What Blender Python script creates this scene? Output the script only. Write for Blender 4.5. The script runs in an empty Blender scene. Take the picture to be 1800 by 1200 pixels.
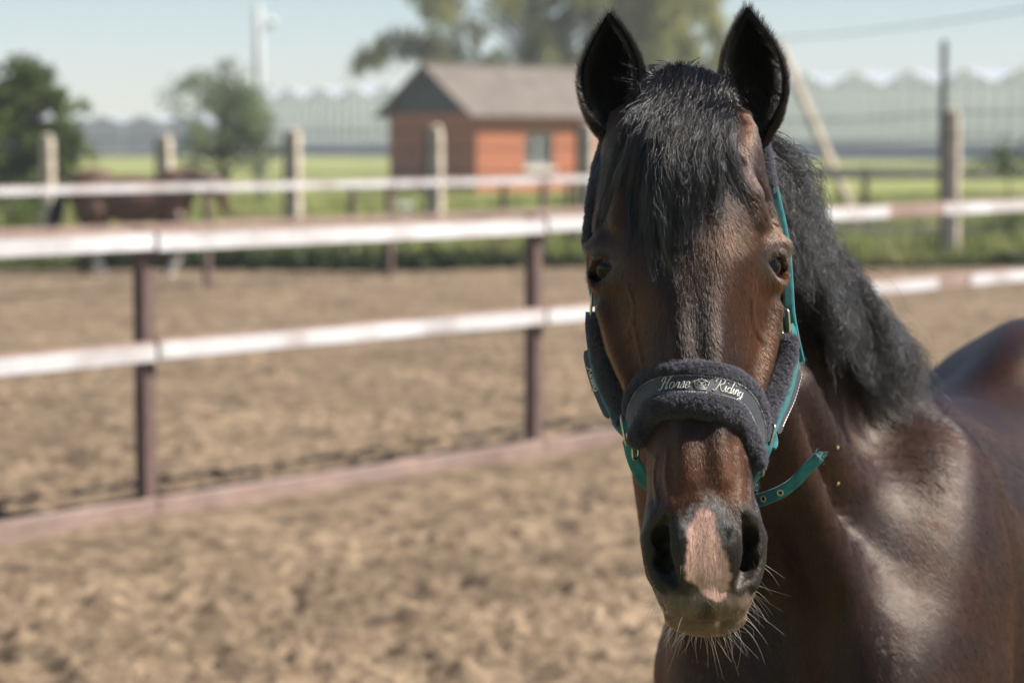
import bpy, math, random
import numpy as np
from mathutils import Vector, Matrix

random.seed(7)
RNG = np.random.default_rng(11)
SC = bpy.context.scene
COL = SC.collection

# ------------------------------------------------------------------ camera
FPX, CAMH, HORIZON = 4250.0, 1.75, 250.0          # focal length in photo pixels, eye height, horizon row
PITCH = math.atan((600 - HORIZON) / FPX)
cam_d = bpy.data.cameras.new('camera')
cam_d.sensor_width = 36.0
cam_d.lens = FPX / 1800 * 36.0
cam_d.clip_start, cam_d.clip_end = 0.1, 6000
cam_d.dof.use_dof = True
cam_d.dof.focus_distance = 2.715
cam_d.dof.aperture_fstop = 5.0
cam = bpy.data.objects.new('camera', cam_d)
cam.location = (0, 0, CAMH)
cam.rotation_euler = (math.pi / 2 - PITCH, 0, 0)
COL.objects.link(cam)
SC.camera = cam

# ------------------------------------------------------------------ daylight
SUN_AZ, SUN_EL = math.radians(95), math.radians(49)     # azimuth clockwise from +Y (view direction)
to_sun = Vector((math.sin(SUN_AZ) * math.cos(SUN_EL), math.cos(SUN_AZ) * math.cos(SUN_EL), math.sin(SUN_EL)))
world = bpy.data.worlds.new('World')
SC.world = world
world.use_nodes = True
wn = world.node_tree
bg = wn.nodes['Background']
sky = wn.nodes.new('ShaderNodeTexSky')
sky.sky_type = 'NISHITA'
sky.sun_disc = False
sky.sun_elevation, sky.sun_rotation = SUN_EL, SUN_AZ
sky.air_density, sky.dust_density, sky.ozone_density = 1.0, 0.05, 4.0
wn.links.new(sky.outputs[0], bg.inputs[0])
bg.inputs[1].default_value = 0.051
sun_d = bpy.data.lights.new('sun', 'SUN')
sun_d.energy, sun_d.angle, sun_d.color = 5.0, math.radians(0.53), (1.0, 0.95, 0.87)
sun = bpy.data.objects.new('sun', sun_d)
sun.rotation_euler = to_sun.to_track_quat('Z', 'Y').to_euler()
sun.location = (20, -10, 30)
COL.objects.link(sun)
SC.view_settings.view_transform = 'Standard'
SC.view_settings.look = 'None'
SC.view_settings.exposure = 1.10
SC.view_settings.gamma = 1.0
SC.render.engine = 'CYCLES'
SC.cycles.use_denoising = True
SC.cycles.max_bounces = 8
SC.cycles.transparent_max_bounces = 8
SC.cycles.sample_clamp_indirect = 6.0


# ------------------------------------------------------------------ measuring helpers
def at(px, py, Y):
    """World point seen at photo pixel (px, py) at distance Y along +Y."""
    xv, yv = (px - 900) / FPX, -(py - 600) / FPX
    t = Y / (math.cos(PITCH) + yv * math.sin(PITCH))
    return Vector((t * xv, Y, CAMH + t * (yv * math.cos(PITCH) - math.sin(PITCH))))


def ground_Y(py):
    return CAMH * FPX / (py - HORIZON)


# ------------------------------------------------------------------ object helpers
def tag(o, label=None, cat=None, group=None, kind=None):
    if label: o['label'] = label
    if cat: o['category'] = cat
    if group: o['group'] = group
    if kind: o['kind'] = kind
    return o


def empty(name, loc=(0, 0, 0), rz=0.0):
    o = bpy.data.objects.new(name, None)
    o.location = loc
    o.rotation_euler = (0, 0, rz)
    COL.objects.link(o)
    return o


def link(name, me, mat=None, parent=None, smooth=False, loc=None):
    o = bpy.data.objects.new(name, me)
    if mat is not None and not me.materials:
        me.materials.append(mat)
    if smooth:
        me.polygons.foreach_set('use_smooth', np.ones(len(me.polygons), bool))
    COL.objects.link(o)
    if parent is not None:
        o.parent = parent
    if loc is not None:
        o.location = loc
    return o


class MB:
    """Collects faces for one mesh."""
    def __init__(s):
        s.v, s.f = [], []

    def add(s, vs, fs):
        n = len(s.v)
        s.v += [tuple(p) for p in vs]
        s.f += [tuple(i + n for i in f) for f in fs]
        return s

    def box(s, c, half, ax=None, bev=0.0):
        """Box with chamfered long edges; ax = 3 axes (Vectors)."""
        ax = ax or (Vector((1, 0, 0)), Vector((0, 1, 0)), Vector((0, 0, 1)))
        c = Vector(c)
        hx, hy, hz = half
        b = min(bev, 0.45 * min(hy, hz))
        if b <= 0:
            prof = [(-hy, -hz), (hy, -hz), (hy, hz), (-hy, hz)]
        else:
            prof = [(-hy + b, -hz), (hy - b, -hz), (hy, -hz + b), (hy, hz - b), (hy - b, hz), (-hy + b, hz), (-hy, hz - b), (-hy, -hz + b)]
        n = len(prof)
        vs = []
        for x in (-hx, hx):
            for (y, z) in prof:
                vs.append(c + ax[0] * x + ax[1] * y + ax[2] * z)
        fs = [(i, (i + 1) % n, n + (i + 1) % n, n + i) for i in range(n)]
        fs += [tuple(reversed(range(n))), tuple(range(n, 2 * n))]
        return s.add(vs, fs)

    def tube(s, pts, rad, n=8, cap=True, closed=False):
        pts = [Vector(p) for p in pts]
        K = len(pts)
        rads = rad if isinstance(rad, (list, tuple, np.ndarray)) else [rad] * K
        rings = []
        prev = None
        for i, p in enumerate(pts):
            if closed:
                t = (pts[(i + 1) % K] - pts[i - 1]).normalized()
            else:
                t = (pts[min(i + 1, K - 1)] - pts[max(i - 1, 0)]).normalized()
            if prev is None:
                a = t.cross(Vector((0, 0, 1)))
                if a.length < 1e-3: a = t.cross(Vector((1, 0, 0)))
            else:
                a = prev - t * prev.dot(t)
            a.normalize()
            prev = a
            b = t.cross(a)
            rings.append([p + (a * math.cos(2 * math.pi * k / n) + b * math.sin(2 * math.pi * k / n)) * rads[i] for k in range(n)])
        vs = [q for r in rings for q in r]
        fs = []
        for i in range(K if closed else K - 1):
            j = (i + 1) % K
            for k in range(n):
                fs.append((i * n + k, i * n + (k + 1) % n, j * n + (k + 1) % n, j * n + k))
        if cap and not closed:
            fs.append(tuple(reversed(range(n))))
            fs.append(tuple((K - 1) * n + k for k in range(n)))
        return s.add(vs, fs)

    def build(s, name, mat, parent=None, smooth=False):
        me = bpy.data.meshes.new(name)
        me.from_pydata(s.v, [], s.f)
        me.update()
        return link(name, me, mat, parent, smooth)


def mesh_np(name, V, F, mat=None, parent=None, smooth=True):
    """Mesh object from numpy vertices and an (n, k) face array."""
    me = bpy.data.meshes.new(name)
    F = np.asarray(F, np.int32)
    k = F.shape[1]
    me.vertices.add(len(V))
    me.vertices.foreach_set('co', np.ascontiguousarray(V, np.float32).ravel())
    me.loops.add(F.size)
    me.loops.foreach_set('vertex_index', F.ravel())
    me.polygons.add(len(F))
    me.polygons.foreach_set('loop_start', np.arange(0, F.size, k, dtype=np.int32))
    me.update(calc_edges=True)
    me.validate()
    return link(name, me, mat, parent, smooth)


def point_colour(o, C, name='coat'):
    a = o.data.attributes.new(name, 'FLOAT_COLOR', 'POINT')
    a.data.foreach_set('color', np.ascontiguousarray(np.c_[C, np.ones(len(C))], np.float32).ravel())


def hair(name, P, r0, r1, mat, parent=None, colour=None):
    """P: (n, k, 3) strands in world space."""
    n, k, _ = P.shape
    hc = bpy.data.hair_curves.new(name)
    hc.add_curves([k] * n)
    hc.points.foreach_set('position', np.ascontiguousarray(P, np.float32).ravel())
    t = np.linspace(0, 1, k)[None, :]
    r0 = np.broadcast_to(np.asarray(r0, float).reshape(-1, 1), (n, 1))
    R = r0 * (1 - t) + np.minimum(r1, r0) * t
    ra = hc.attributes.get('radius') or hc.attributes.new('radius', 'FLOAT', 'POINT')
    ra.data.foreach_set('value', np.ascontiguousarray(R, np.float32).ravel())
    if colour is not None:
        ca = hc.attributes.new('coat', 'FLOAT_COLOR', 'POINT')
        C = np.repeat(np.c_[colour, np.ones(n)][:, None, :], k, axis=1)
        ca.data.foreach_set('color', np.ascontiguousarray(C, np.float32).ravel())
    hc.materials.append(mat)
    o = bpy.data.objects.new(name, hc)
    COL.objects.link(o)
    if parent is not None:
        o.parent = parent
        o.matrix_parent_inverse = parent.matrix_world.inverted()
    return o


# ------------------------------------------------------------------ procedural materials
def node(nt, typ, **kw):
    n = nt.nodes.new(typ)
    for k, v in kw.items():
        if k.startswith('i_'):
            n.inputs[k[2:].replace('_', ' ')].default_value = v
        else:
            setattr(n, k, v)
    return n


def mat(name, c1, c2=None, scale=8.0, rough=0.6, metal=0.0, bump=0.0, bscale=40.0, stretch=(1, 1, 1), detail=6.0, spec=0.5, coords='Object', lo=0.35, hi=0.65, sheen=0.0, c3=None, scale3=1.0):
    m = bpy.data.materials.new(name)
    m.use_nodes = True
    nt = m.node_tree
    b = nt.nodes['Principled BSDF']
    b.inputs['Roughness'].default_value = rough
    b.inputs['Metallic'].default_value = metal
    b.inputs['Specular IOR Level'].default_value = spec
    if sheen:
        b.inputs['Sheen Weight'].default_value = sheen
        b.inputs['Sheen Roughness'].default_value = 0.5
    tc = node(nt, 'ShaderNodeTexCoord')
    mp = node(nt, 'ShaderNodeMapping')
    mp.inputs['Scale'].default_value = stretch
    nt.links.new(tc.outputs[coords], mp.inputs[0])
    if c2 is None:
        c2 = tuple(x * 0.8 for x in c1)
    nz = node(nt, 'ShaderNodeTexNoise', i_Scale=scale, i_Detail=detail, i_Roughness=0.6)
    nt.links.new(mp.outputs[0], nz.inputs['Vector'])
    rp = node(nt, 'ShaderNodeValToRGB')
    rp.color_ramp.elements[0].position, rp.color_ramp.elements[1].position = lo, hi
    rp.color_ramp.elements[0].color = (*c2, 1)
    rp.color_ramp.elements[1].color = (*c1, 1)
    nt.links.new(nz.outputs['Fac'], rp.inputs[0])
    out = rp.outputs[0]
    if c3 is not None:
        n3 = node(nt, 'ShaderNodeTexNoise', i_Scale=scale3, i_Detail=3.0)
        nt.links.new(mp.outputs[0], n3.inputs['Vector'])
        r3 = node(nt, 'ShaderNodeValToRGB')
        r3.color_ramp.elements[0].position, r3.color_ramp.elements[1].position = 0.5, 0.68
        nt.links.new(n3.outputs['Fac'], r3.inputs[0])
        mx = node(nt, 'ShaderNodeMix', data_type='RGBA')
        nt.links.new(r3.outputs[0], mx.inputs['Factor'])
        nt.links.new(out, mx.inputs['A'])
        mx.inputs['B'].default_value = (*c3, 1)
        out = mx.outputs['Result']
    nt.links.new(out, b.inputs['Base Color'])
    if bump:
        bz = node(nt, 'ShaderNodeTexNoise', i_Scale=bscale, i_Detail=5.0)
        nt.links.new(mp.outputs[0], bz.inputs['Vector'])
        bp = node(nt, 'ShaderNodeBump', i_Strength=bump, i_Distance=0.02)
        nt.links.new(bz.outputs['Fac'], bp.inputs['Height'])
        nt.links.new(bp.outputs[0], b.inputs['Normal'])
    return m


def hair_mat(name, colour=None, rough=0.35, radial=0.4, coat=0.0, ior=1.55):
    m = bpy.data.materials.new(name)
    m.use_nodes = True
    nt = m.node_tree
    nt.nodes.remove(nt.nodes['Principled BSDF'])
    h = node(nt, 'ShaderNodeBsdfHairPrincipled')
    h.model = 'CHIANG'
    h.parametrization = 'COLOR'
    h.inputs['Roughness'].default_value = rough
    h.inputs['Radial Roughness'].default_value = radial
    h.inputs['Coat'].default_value = coat
    h.inputs['Random Roughness'].default_value = 0.2
    h.inputs['IOR'].default_value = ior
    if colour is None:
        a = node(nt, 'ShaderNodeAttribute', attribute_name='coat')
        nt.links.new(a.outputs['Color'], h.inputs['Color'])
    else:
        h.inputs['Color'].default_value = (*colour, 1)
    nt.links.new(h.outputs[0], nt.nodes['Material Output'].inputs['Surface'])
    return m


# ------------------------------------------------------------------ numpy fields
def smin(a, b, k):
    h = np.clip(0.5 + 0.5 * (b - a) / k, 0, 1)
    return b * (1 - h) + a * h - k * h * (1 - h)


def smax(a, b, k):
    return -smin(-a, -b, k)


class Field:
    """Distance-like field on a rectilinear grid."""
    def __init__(s, gx, gy, gz):
        s.g = [np.asarray(g, np.float32) for g in (gx, gy, gz)]
        s.f = np.full([len(g) for g in s.g], 0.5, np.float32)

    def sub(s, lo, hi):
        sl = []
        for g, a, b in zip(s.g, lo, hi):
            i, j = np.searchsorted(g, a), np.searchsorted(g, b)
            sl.append(slice(max(i - 1, 0), min(j + 1, len(g))))
        sl = tuple(sl)
        X = s.g[0][sl[0]][:, None, None]
        Y = s.g[1][sl[1]][None, :, None]
        Z = s.g[2][sl[2]][None, None, :]
        return sl, X, Y, Z

    def _put(s, sl, d, k, op):
        s.f[sl] = smin(s.f[sl], d, k) if op == '+' else smax(s.f[sl], -d, k)

    def ell(s, c, r, R=None, k=0.02, op='+'):
        """Ellipsoid: centre, radii, rotation rows = local axes."""
        c = np.asarray(c, float)
        m = max(r) + 2.5 * k
        sl, X, Y, Z = s.sub(c - m, c + m)
        if 0 in s.f[sl].shape: return s
        d = (X - c[0], Y - c[1], Z - c[2])
        if R is None:
            L = d
        else:
            L = [R[i][0] * d[0] + R[i][1] * d[1] + R[i][2] * d[2] for i in range(3)]
        k0 = np.sqrt((L[0] / r[0]) ** 2 + (L[1] / r[1]) ** 2 + (L[2] / r[2]) ** 2)
        k1 = np.sqrt((L[0] / r[0] ** 2) ** 2 + (L[1] / r[1] ** 2) ** 2 + (L[2] / r[2] ** 2) ** 2) + 1e-9
        s._put(sl, (k0 * (k0 - 1) / k1).astype(np.float32), k, op)
        return s

    def cap(s, a, b, ra, rb, k=0.02, op='+'):
        """Tapered capsule."""
        a, b = np.asarray(a, float), np.asarray(b, float)
        m = max(ra, rb) + 2.5 * k
        sl, X, Y, Z = s.sub(np.minimum(a, b) - m, np.maximum(a, b) + m)
        if 0 in s.f[sl].shape: return s
        ab = b - a
        t = ((X - a[0]) * ab[0] + (Y - a[1]) * ab[1] + (Z - a[2]) * ab[2]) / (ab @ ab)
        t = np.clip(t, 0, 1)
        d = np.sqrt((X - a[0] - t * ab[0]) ** 2 + (Y - a[1] - t * ab[1]) ** 2 + (Z - a[2] - t * ab[2]) ** 2) - (ra + (rb - ra) * t)
        s._put(sl, d.astype(np.float32), k, op)
        return s

    def chain(s, pts, rads, k=0.02, op='+'):
        """Chain of tapered capsules merged as one shape."""
        pts = [np.asarray(p, float) for p in pts]
        m = max(rads) + 2.5 * k
        sl, X, Y, Z = s.sub(np.min(pts, 0) - m, np.max(pts, 0) + m)
        if 0 in s.f[sl].shape: return s
        best = None
        for i in range(len(pts) - 1):
            a, b = pts[i], pts[i + 1]
            ab = b - a
            t = np.clip(((X - a[0]) * ab[0] + (Y - a[1]) * ab[1] + (Z - a[2]) * ab[2]) / (ab @ ab), 0, 1)
            t = t.astype(np.float32)
            d = np.sqrt((X - a[0] - t * ab[0]) ** 2 + (Y - a[1] - t * ab[1]) ** 2 + (Z - a[2] - t * ab[2]) ** 2) - (rads[i] + (rads[i + 1] - rads[i]) * t)
            best = d if best is None else np.minimum(best, d)
        s._put(sl, best.astype(np.float32), k, op)
        return s

    def at(s, P):
        """Trilinear lookup."""
        out = np.zeros(len(P))
        I, T = [], []
        for a in range(3):
            g = s.g[a]
            i = np.clip(np.searchsorted(g, P[:, a]) - 1, 0, len(g) - 2)
            t = np.clip((P[:, a] - g[i]) / (g[i + 1] - g[i]), 0, 1)
            I.append(i); T.append(t)
        for dx in (0, 1):
            for dy in (0, 1):
                for dz in (0, 1):
                    w = (T[0] if dx else 1 - T[0]) * (T[1] if dy else 1 - T[1]) * (T[2] if dz else 1 - T[2])
                    out += w * s.f[I[0] + dx, I[1] + dy, I[2] + dz]
        return out

    def grad(s, P, e=0.004):
        G = np.zeros_like(P)
        for a in range(3):
            d = np.zeros(3); d[a] = e
            G[:, a] = s.at(P + d) - s.at(P - d)
        return G / (np.linalg.norm(G, axis=1, keepdims=True) + 1e-9)

    def resample(s, gx, gy, gz):
        f = s.f
        for a, g in enumerate((gx, gy, gz)):
            o = s.g[a]
            i = np.clip(np.searchsorted(o, g) - 1, 0, len(o) - 2)
            t = np.clip((g - o[i]) / (o[i + 1] - o[i]), 0, 1).astype(np.float32)
            sh = [1, 1, 1]; sh[a] = -1
            t = t.reshape(sh)
            f = np.take(f, i, axis=a) * (1 - t) + np.take(f, i + 1, axis=a) * t
        return f

    def mesh(s):
        """Naive surface nets -> vertices, quads."""
        f = s.f
        nx, ny, nz = f.shape
        ins = f < 0
        cnt = np.zeros((nx - 1, ny - 1, nz - 1), np.int8)
        for dx in (0, 1):
            for dy in (0, 1):
                for dz in (0, 1):
                    cnt += ins[dx:nx - 1 + dx, dy:ny - 1 + dy, dz:nz - 1 + dz]
        act = (cnt > 0) & (cnt < 8)
        ci = np.argwhere(act)
        idx = np.full(act.shape, -1, np.int32)
        idx[act] = np.arange(len(ci), dtype=np.int32)
        S = np.zeros((len(ci), 3)); W = np.zeros(len(ci))
        gx, gy, gz = s.g
        for axis in range(3):
            o1, o2 = [a for a in range(3) if a != axis]
            for p in (0, 1):
                for q in (0, 1):
                    A = ci.copy(); A[:, o1] += p; A[:, o2] += q
                    B = A.copy(); B[:, axis] += 1
                    fa = f[A[:, 0], A[:, 1], A[:, 2]]; fb = f[B[:, 0], B[:, 1], B[:, 2]]
                    m = (fa < 0) != (fb < 0)
                    t = np.where(m, fa / np.where(m, fa - fb, 1), 0)
                    PA = np.c_[gx[A[:, 0]], gy[A[:, 1]], gz[A[:, 2]]]
                    PB = np.c_[gx[B[:, 0]], gy[B[:, 1]], gz[B[:, 2]]]
                    S += (PA + (PB - PA) * t[:, None]) * m[:, None]
                    W += m
        V = S / W[:, None]
        quads = []
        for axis in range(3):
            o1, o2 = [(1, 2), (2, 0), (0, 1)][axis]
            sa = [slice(None)] * 3; sb = [slice(None)] * 3
            sa[axis] = slice(0, -1); sb[axis] = slice(1, None)
            a, b = ins[tuple(sa)], ins[tuple(sb)]
            for flip, m in ((False, a & ~b), (True, ~a & b)):
                e = np.argwhere(m)
                e = e[(e[:, o1] > 0) & (e[:, o2] > 0) & (e[:, o1] < f.shape[o1] - 1) & (e[:, o2] < f.shape[o2] - 1)]
                q = []
                for (p, r) in ((0, 0), (1, 0), (1, 1), (0, 1)):
                    c = e.copy(); c[:, o1] -= 1 - p; c[:, o2] -= 1 - r
                    q.append(idx[c[:, 0], c[:, 1], c[:, 2]])
                q = np.stack(q, 1)
                if flip: q = q[:, ::-1]
                quads.append(q)
        Q = np.concatenate(quads)
        Q = Q[(Q >= 0).all(1)]
        return V, Q


def smooth_mesh(V, Q, it=2, lam=0.5, mu=-0.52):
    E = np.concatenate([Q[:, [0, 1]], Q[:, [1, 2]], Q[:, [2, 3]], Q[:, [3, 0]]])
    n = len(V)
    deg = np.bincount(E[:, 0], minlength=n) + np.bincount(E[:, 1], minlength=n)
    for i in range(it):
        for l in (lam, mu):
            A = np.zeros_like(V)
            for c in range(3):
                A[:, c] = np.bincount(E[:, 0], V[E[:, 1], c], n) + np.bincount(E[:, 1], V[E[:, 0], c], n)
            V = V + l * (A / np.maximum(deg, 1)[:, None] - V)
    return V


def normals_of(V, Q):
    N = np.cross(V[Q[:, 2]] - V[Q[:, 0]], V[Q[:, 3]] - V[Q[:, 1]])
    out = np.zeros_like(V)
    for i in range(4):
        for c in range(3):
            out[:, c] += np.bincount(Q[:, i], N[:, c], len(V))
    return out / (np.linalg.norm(out, axis=1, keepdims=True) + 1e-12)


def vnoise(P, seed=0):
    """Smooth value noise, P (n, 2 or 3) -> [0, 1]."""
    P = np.asarray(P, float)
    I = np.floor(P).astype(np.int64); T = P - I
    T = T * T * (3 - 2 * T)
    d = P.shape[1]
    out = np.zeros(len(P))
    for c in range(2 ** d):
        b = [(c >> a) & 1 for a in range(d)]
        h = np.full(len(P), seed * 374761393 + 12345, np.int64)
        w = np.ones(len(P))
        for a in range(d):
            h = (h ^ ((I[:, a] + b[a]) * (73856093, 19349663, 83492791)[a])) * 1274126177 & 0x7fffffff
            w = w * (T[:, a] if b[a] else 1 - T[:, a])
        h = (h ^ (h >> 13)) * 1103515245 & 0x7fffffff
        out += w * ((h >> 8) % 65536) / 65535.0
    return out


def fbm(P, seed=0, oct=4, gain=0.5):
    s, a, t = 0, 1.0, 0
    for o in range(oct):
        s = s + a * vnoise(P * 2 ** o + o * 17.3, seed + o)
        t += a
        a *= gain
    return s / t


def sstep(a, b, x):
    t = np.clip((x - a) / (b - a), 0, 1)
    return t * t * (3 - 2 * t)


def pchip(xk, Yk, x):
    """Monotone cubic interpolation, Yk (n, ...)."""
    xk = np.asarray(xk, float); Yk = np.asarray(Yk, float)
    h = np.diff(xk); sh = (-1,) + (1,) * (Yk.ndim - 1)
    dl = np.diff(Yk, axis=0) / h.reshape(sh)
    m = np.zeros_like(Yk)
    p = dl[:-1] * dl[1:]
    w1 = (2 * h[1:] + h[:-1]).reshape(sh); w2 = (h[1:] + 2 * h[:-1]).reshape(sh)
    with np.errstate(all='ignore'):
        hm = (w1 + w2) / (w1 / dl[:-1] + w2 / dl[1:])
    m[1:-1] = np.where(p > 0, np.nan_to_num(hm), 0)
    m[0], m[-1] = dl[0], dl[-1]
    i = np.clip(np.searchsorted(xk, x) - 1, 0, len(xk) - 2)
    t = ((x - xk[i]) / h[i]).reshape(sh); hh = h[i].reshape(sh)
    t2, t3 = t * t, t * t * t
    return (2 * t3 - 3 * t2 + 1) * Yk[i] + (t3 - 2 * t2 + t) * hh * m[i] + (-2 * t3 + 3 * t2) * Yk[i + 1] + (t3 - t2) * hh * m[i + 1]


def catmull(P, n):
    """Dense curve through points P, n samples per span."""
    P = np.asarray(P, float)
    Q = np.vstack([2 * P[0] - P[1], P, 2 * P[-1] - P[-2]])
    out = []
    for i in range(len(P) - 1):
        p0, p1, p2, p3 = Q[i:i + 4]
        for t in np.linspace(0, 1, n, endpoint=False):
            out.append(0.5 * (2 * p1 + (p2 - p0) * t + (2 * p0 - 5 * p1 + 4 * p2 - p3) * t * t + (3 * p1 - p0 - 3 * p2 + p3) * t ** 3))
    out.append(P[-1])
    return np.array(out)

# ================================================================== the setting
M_SAND = mat('riding_sand', (0.240, 0.174, 0.114), (0.125, 0.088, 0.057), 11.0, 0.95, bump=1.0, bscale=45, spec=0.12, lo=0.38, hi=0.62, c3=(0.085, 0.060, 0.040), scale3=6.0)
M_TURF = mat('rough_grass_ground', (0.240, 0.250, 0.075), (0.150, 0.170, 0.050), 0.35, 0.95, spec=0.1, c3=(0.20, 0.195, 0.075), scale3=0.12)
M_BLADE = mat('grass_blades', (0.290, 0.310, 0.080), (0.165, 0.195, 0.052), 2.0, 0.7, spec=0.25, c3=(0.30, 0.27, 0.12), scale3=0.8)
M_WEED = mat('weeds', (0.060, 0.085, 0.026), (0.035, 0.050, 0.018), 3.0, 0.7, spec=0.2)  # the shade along the grass edge is put into this dark green
M_PINKWOOD = mat('faded_red_brown_timber', (0.300, 0.205, 0.165), (0.225, 0.148, 0.118), 6.0, 0.8, bump=0.4, bscale=60, stretch=(1, 1, 6), c3=(0.27, 0.195, 0.165), scale3=3)
M_POST = mat('brown_stained_post', (0.150, 0.092, 0.080), (0.095, 0.056, 0.048), 9.0, 0.75, bump=0.4, bscale=50, stretch=(4, 4, 1))
M_WHITE = mat('white_rail_paint', (0.60, 0.59, 0.59), (0.50, 0.48, 0.48), 4.0, 0.55, bump=0.15, bscale=60, c3=(0.40, 0.35, 0.335), scale3=2.6)
M_GREYWOOD = mat('weathered_grey_board', (0.30, 0.27, 0.25), (0.20, 0.18, 0.165), 7.0, 0.85, bump=0.4, bscale=40)
M_CONC = mat('concrete_post', (0.58, 0.48, 0.385), (0.47, 0.38, 0.30), 12.0, 0.9, bump=0.5, bscale=50)
M_DARKST = mat('dark_steel', (0.045, 0.038, 0.034), (0.03, 0.025, 0.022), 20, 0.6, metal=0.4)
M_WIRE = mat('rusty_fence_wire', (0.12, 0.11, 0.10), (0.08, 0.07, 0.06), 30, 0.6, metal=0.5)


def tone_patches(m, scale, lo, hi):
    nt = m.node_tree
    b = nt.nodes['Principled BSDF']
    src = b.inputs['Base Color'].links[0].from_socket
    tc = node(nt, 'ShaderNodeTexCoord'); nz = node(nt, 'ShaderNodeTexNoise', i_Scale=scale, i_Detail=4.0, i_Roughness=0.65)
    nt.links.new(tc.outputs['Object'], nz.inputs['Vector'])
    mr = node(nt, 'ShaderNodeMapRange'); mr.inputs['From Min'].default_value = 0.35; mr.inputs['From Max'].default_value = 0.65
    mr.inputs['To Min'].default_value = lo; mr.inputs['To Max'].default_value = hi
    nt.links.new(nz.outputs['Fac'], mr.inputs['Value'])
    hs = node(nt, 'ShaderNodeHueSaturation')
    nt.links.new(mr.outputs[0], hs.inputs['Value']); nt.links.new(src, hs.inputs['Color'])
    nt.links.new(hs.outputs[0], b.inputs['Base Color'])


tone_patches(M_SAND, 0.9, 0.80, 1.22)
tone_patches(M_PINKWOOD, 2.2, 0.75, 1.15)
tone_patches(M_WHITE, 1.1, 0.84, 1.04)


def sheet(name, xs, ys, zf, m):
    GX, GY = np.meshgrid(xs, ys, indexing='ij')
    P = np.c_[GX.ravel(), GY.ravel()]
    V = np.c_[P, zf(P)]
    nx, ny = len(xs), len(ys)
    i, j = np.meshgrid(np.arange(nx - 1), np.arange(ny - 1), indexing='ij')
    a = (i * ny + j).ravel()
    return mesh_np(name, V, np.c_[a, a + ny, a + ny + 1, a + 1], m)


grd = sheet('ground', np.r_[-2500, -300, -60, np.linspace(-40, 40, 60), 60, 300, 2500], np.r_[-200, -20, 0, 20, np.linspace(28, 90, 90), 130, 300, 900, 4000],
            lambda P: -0.02 + 0.10 * (fbm(P * 0.35, 2, 3) - 0.5) * sstep(33, 38, P[:, 1]) * sstep(300, 60, P[:, 1]), M_TURF)
tag(grd, kind='structure')


def edge_Y(x):                                      # where the sand stops and the grass begins
    return 33.0 + 0.12 * x + 0.5 * np.sin(x * 0.9)


def sand_z(P):
    d = P[:, 1]
    amp = np.interp(d, [2, 6, 14, 34], [0.040, 0.075, 0.055, 0.03])
    n = fbm(P * np.array([1.3, 1.0]), 21, 3, 0.5)
    hoof = np.clip(vnoise(P * 4.6, 41) - 0.66, 0, 1) / 0.34
    clod = np.clip(fbm(P * 13.0, 51, 2) - 0.54, 0, 1) / 0.46
    fine = fbm(P * 30.0, 61, 2) - 0.5
    keep = sstep(0.35, 0.65, fbm(P * 0.9, 77, 2))            # trampled and raked stretches differ
    return 0.03 + amp * ((n - 0.5) * 0.5 - hoof * (0.25 + 0.5 * keep) + clod * (0.35 + 0.65 * keep) + fine * 0.8)


ys = [2.0]
while ys[-1] < 34.2:
    ys.append(ys[-1] + np.interp(ys[-1], [2, 7, 16, 34], [0.10, 0.019, 0.05, 0.16]))
ys = np.array(ys)
xs = np.unique(np.r_[np.linspace(-14, -4.2, 60), np.arange(-4.2, 2.2, 0.023), np.linspace(2.2, 5.5, 60), np.linspace(5.5, 14, 30)])


FA1, FA2 = np.array(at(258, 926, ground_Y(926)))[:2], np.array(at(938, 814, ground_Y(814)))[:2]


def arena_z(P):
    z = sand_z(P)
    t_ = (FA2 - FA1) / np.linalg.norm(FA2 - FA1)
    d_ = (P[:, 0] - FA1[0]) * t_[1] - (P[:, 1] - FA1[1]) * t_[0]             # distance in front of the near fence
    calm = np.exp(-((d_ - 0.22) / 0.38) ** 2)
    z = z * (1 - 0.7 * calm) + calm * (0.012 + 0.055 * fbm(P * 1.1, 91, 3)) * (d_ > 0.05)
    big = np.clip(vnoise(P * 2.3, 95) - 0.80, 0, 1) * np.clip(fbm(P * 12, 96, 2) - 0.35, 0, 1)
    z = z + big * 0.9 * (P[:, 1] < 20)
    return np.where(P[:, 1] > edge_Y(P[:, 0]), -0.12, z)


tag(sheet('arena_sand', xs, ys, arena_z, M_SAND), kind='structure')
hl = sheet('far_hills', np.linspace(-420, 60, 60), np.array([820.0, 900, 1000]), lambda P: (6 + 14 * fbm(P * 0.008, 5, 3)) * np.where(np.abs(P[:, 1] - 900) < 5, 1.0, 0.0) - 1, mat('hazy_hill_woods', (0.20, 0.24, 0.27), (0.15, 0.19, 0.22), 0.02, 1.0))
tag(hl, kind='structure')


def blades(name, X, Y, h, w, m, label, cat, lean=0.35):
    n = len(X)
    z0 = np.zeros(n)
    a = RNG.uniform(0, 6.28, n)
    dx, dy = np.cos(a) * w * 0.5, np.sin(a) * w * 0.5
    lx, ly = RNG.normal(0, lean, n) * h, RNG.normal(0, lean, n) * h
    V = np.empty((n, 5, 3))
    V[:, 0] = np.c_[X - dx, Y - dy, z0 - 0.03]; V[:, 1] = np.c_[X + dx, Y + dy, z0 - 0.03]
    V[:, 2] = np.c_[X - dx * .7 + lx * .35, Y - dy * .7 + ly * .35, h * .55]; V[:, 3] = np.c_[X + dx * .7 + lx * .35, Y + dy * .7 + ly * .35, h * .55]
    V[:, 4] = np.c_[X + lx, Y + ly, h]
    b = np.arange(n)[:, None] * 5
    F = np.concatenate([b + [0, 1, 3], b + [0, 3, 2], b + [2, 3, 4]])
    o = mesh_np(name, V.reshape(-1, 3), F, m)
    tag(o, label, cat, kind='stuff')
    return o


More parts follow.
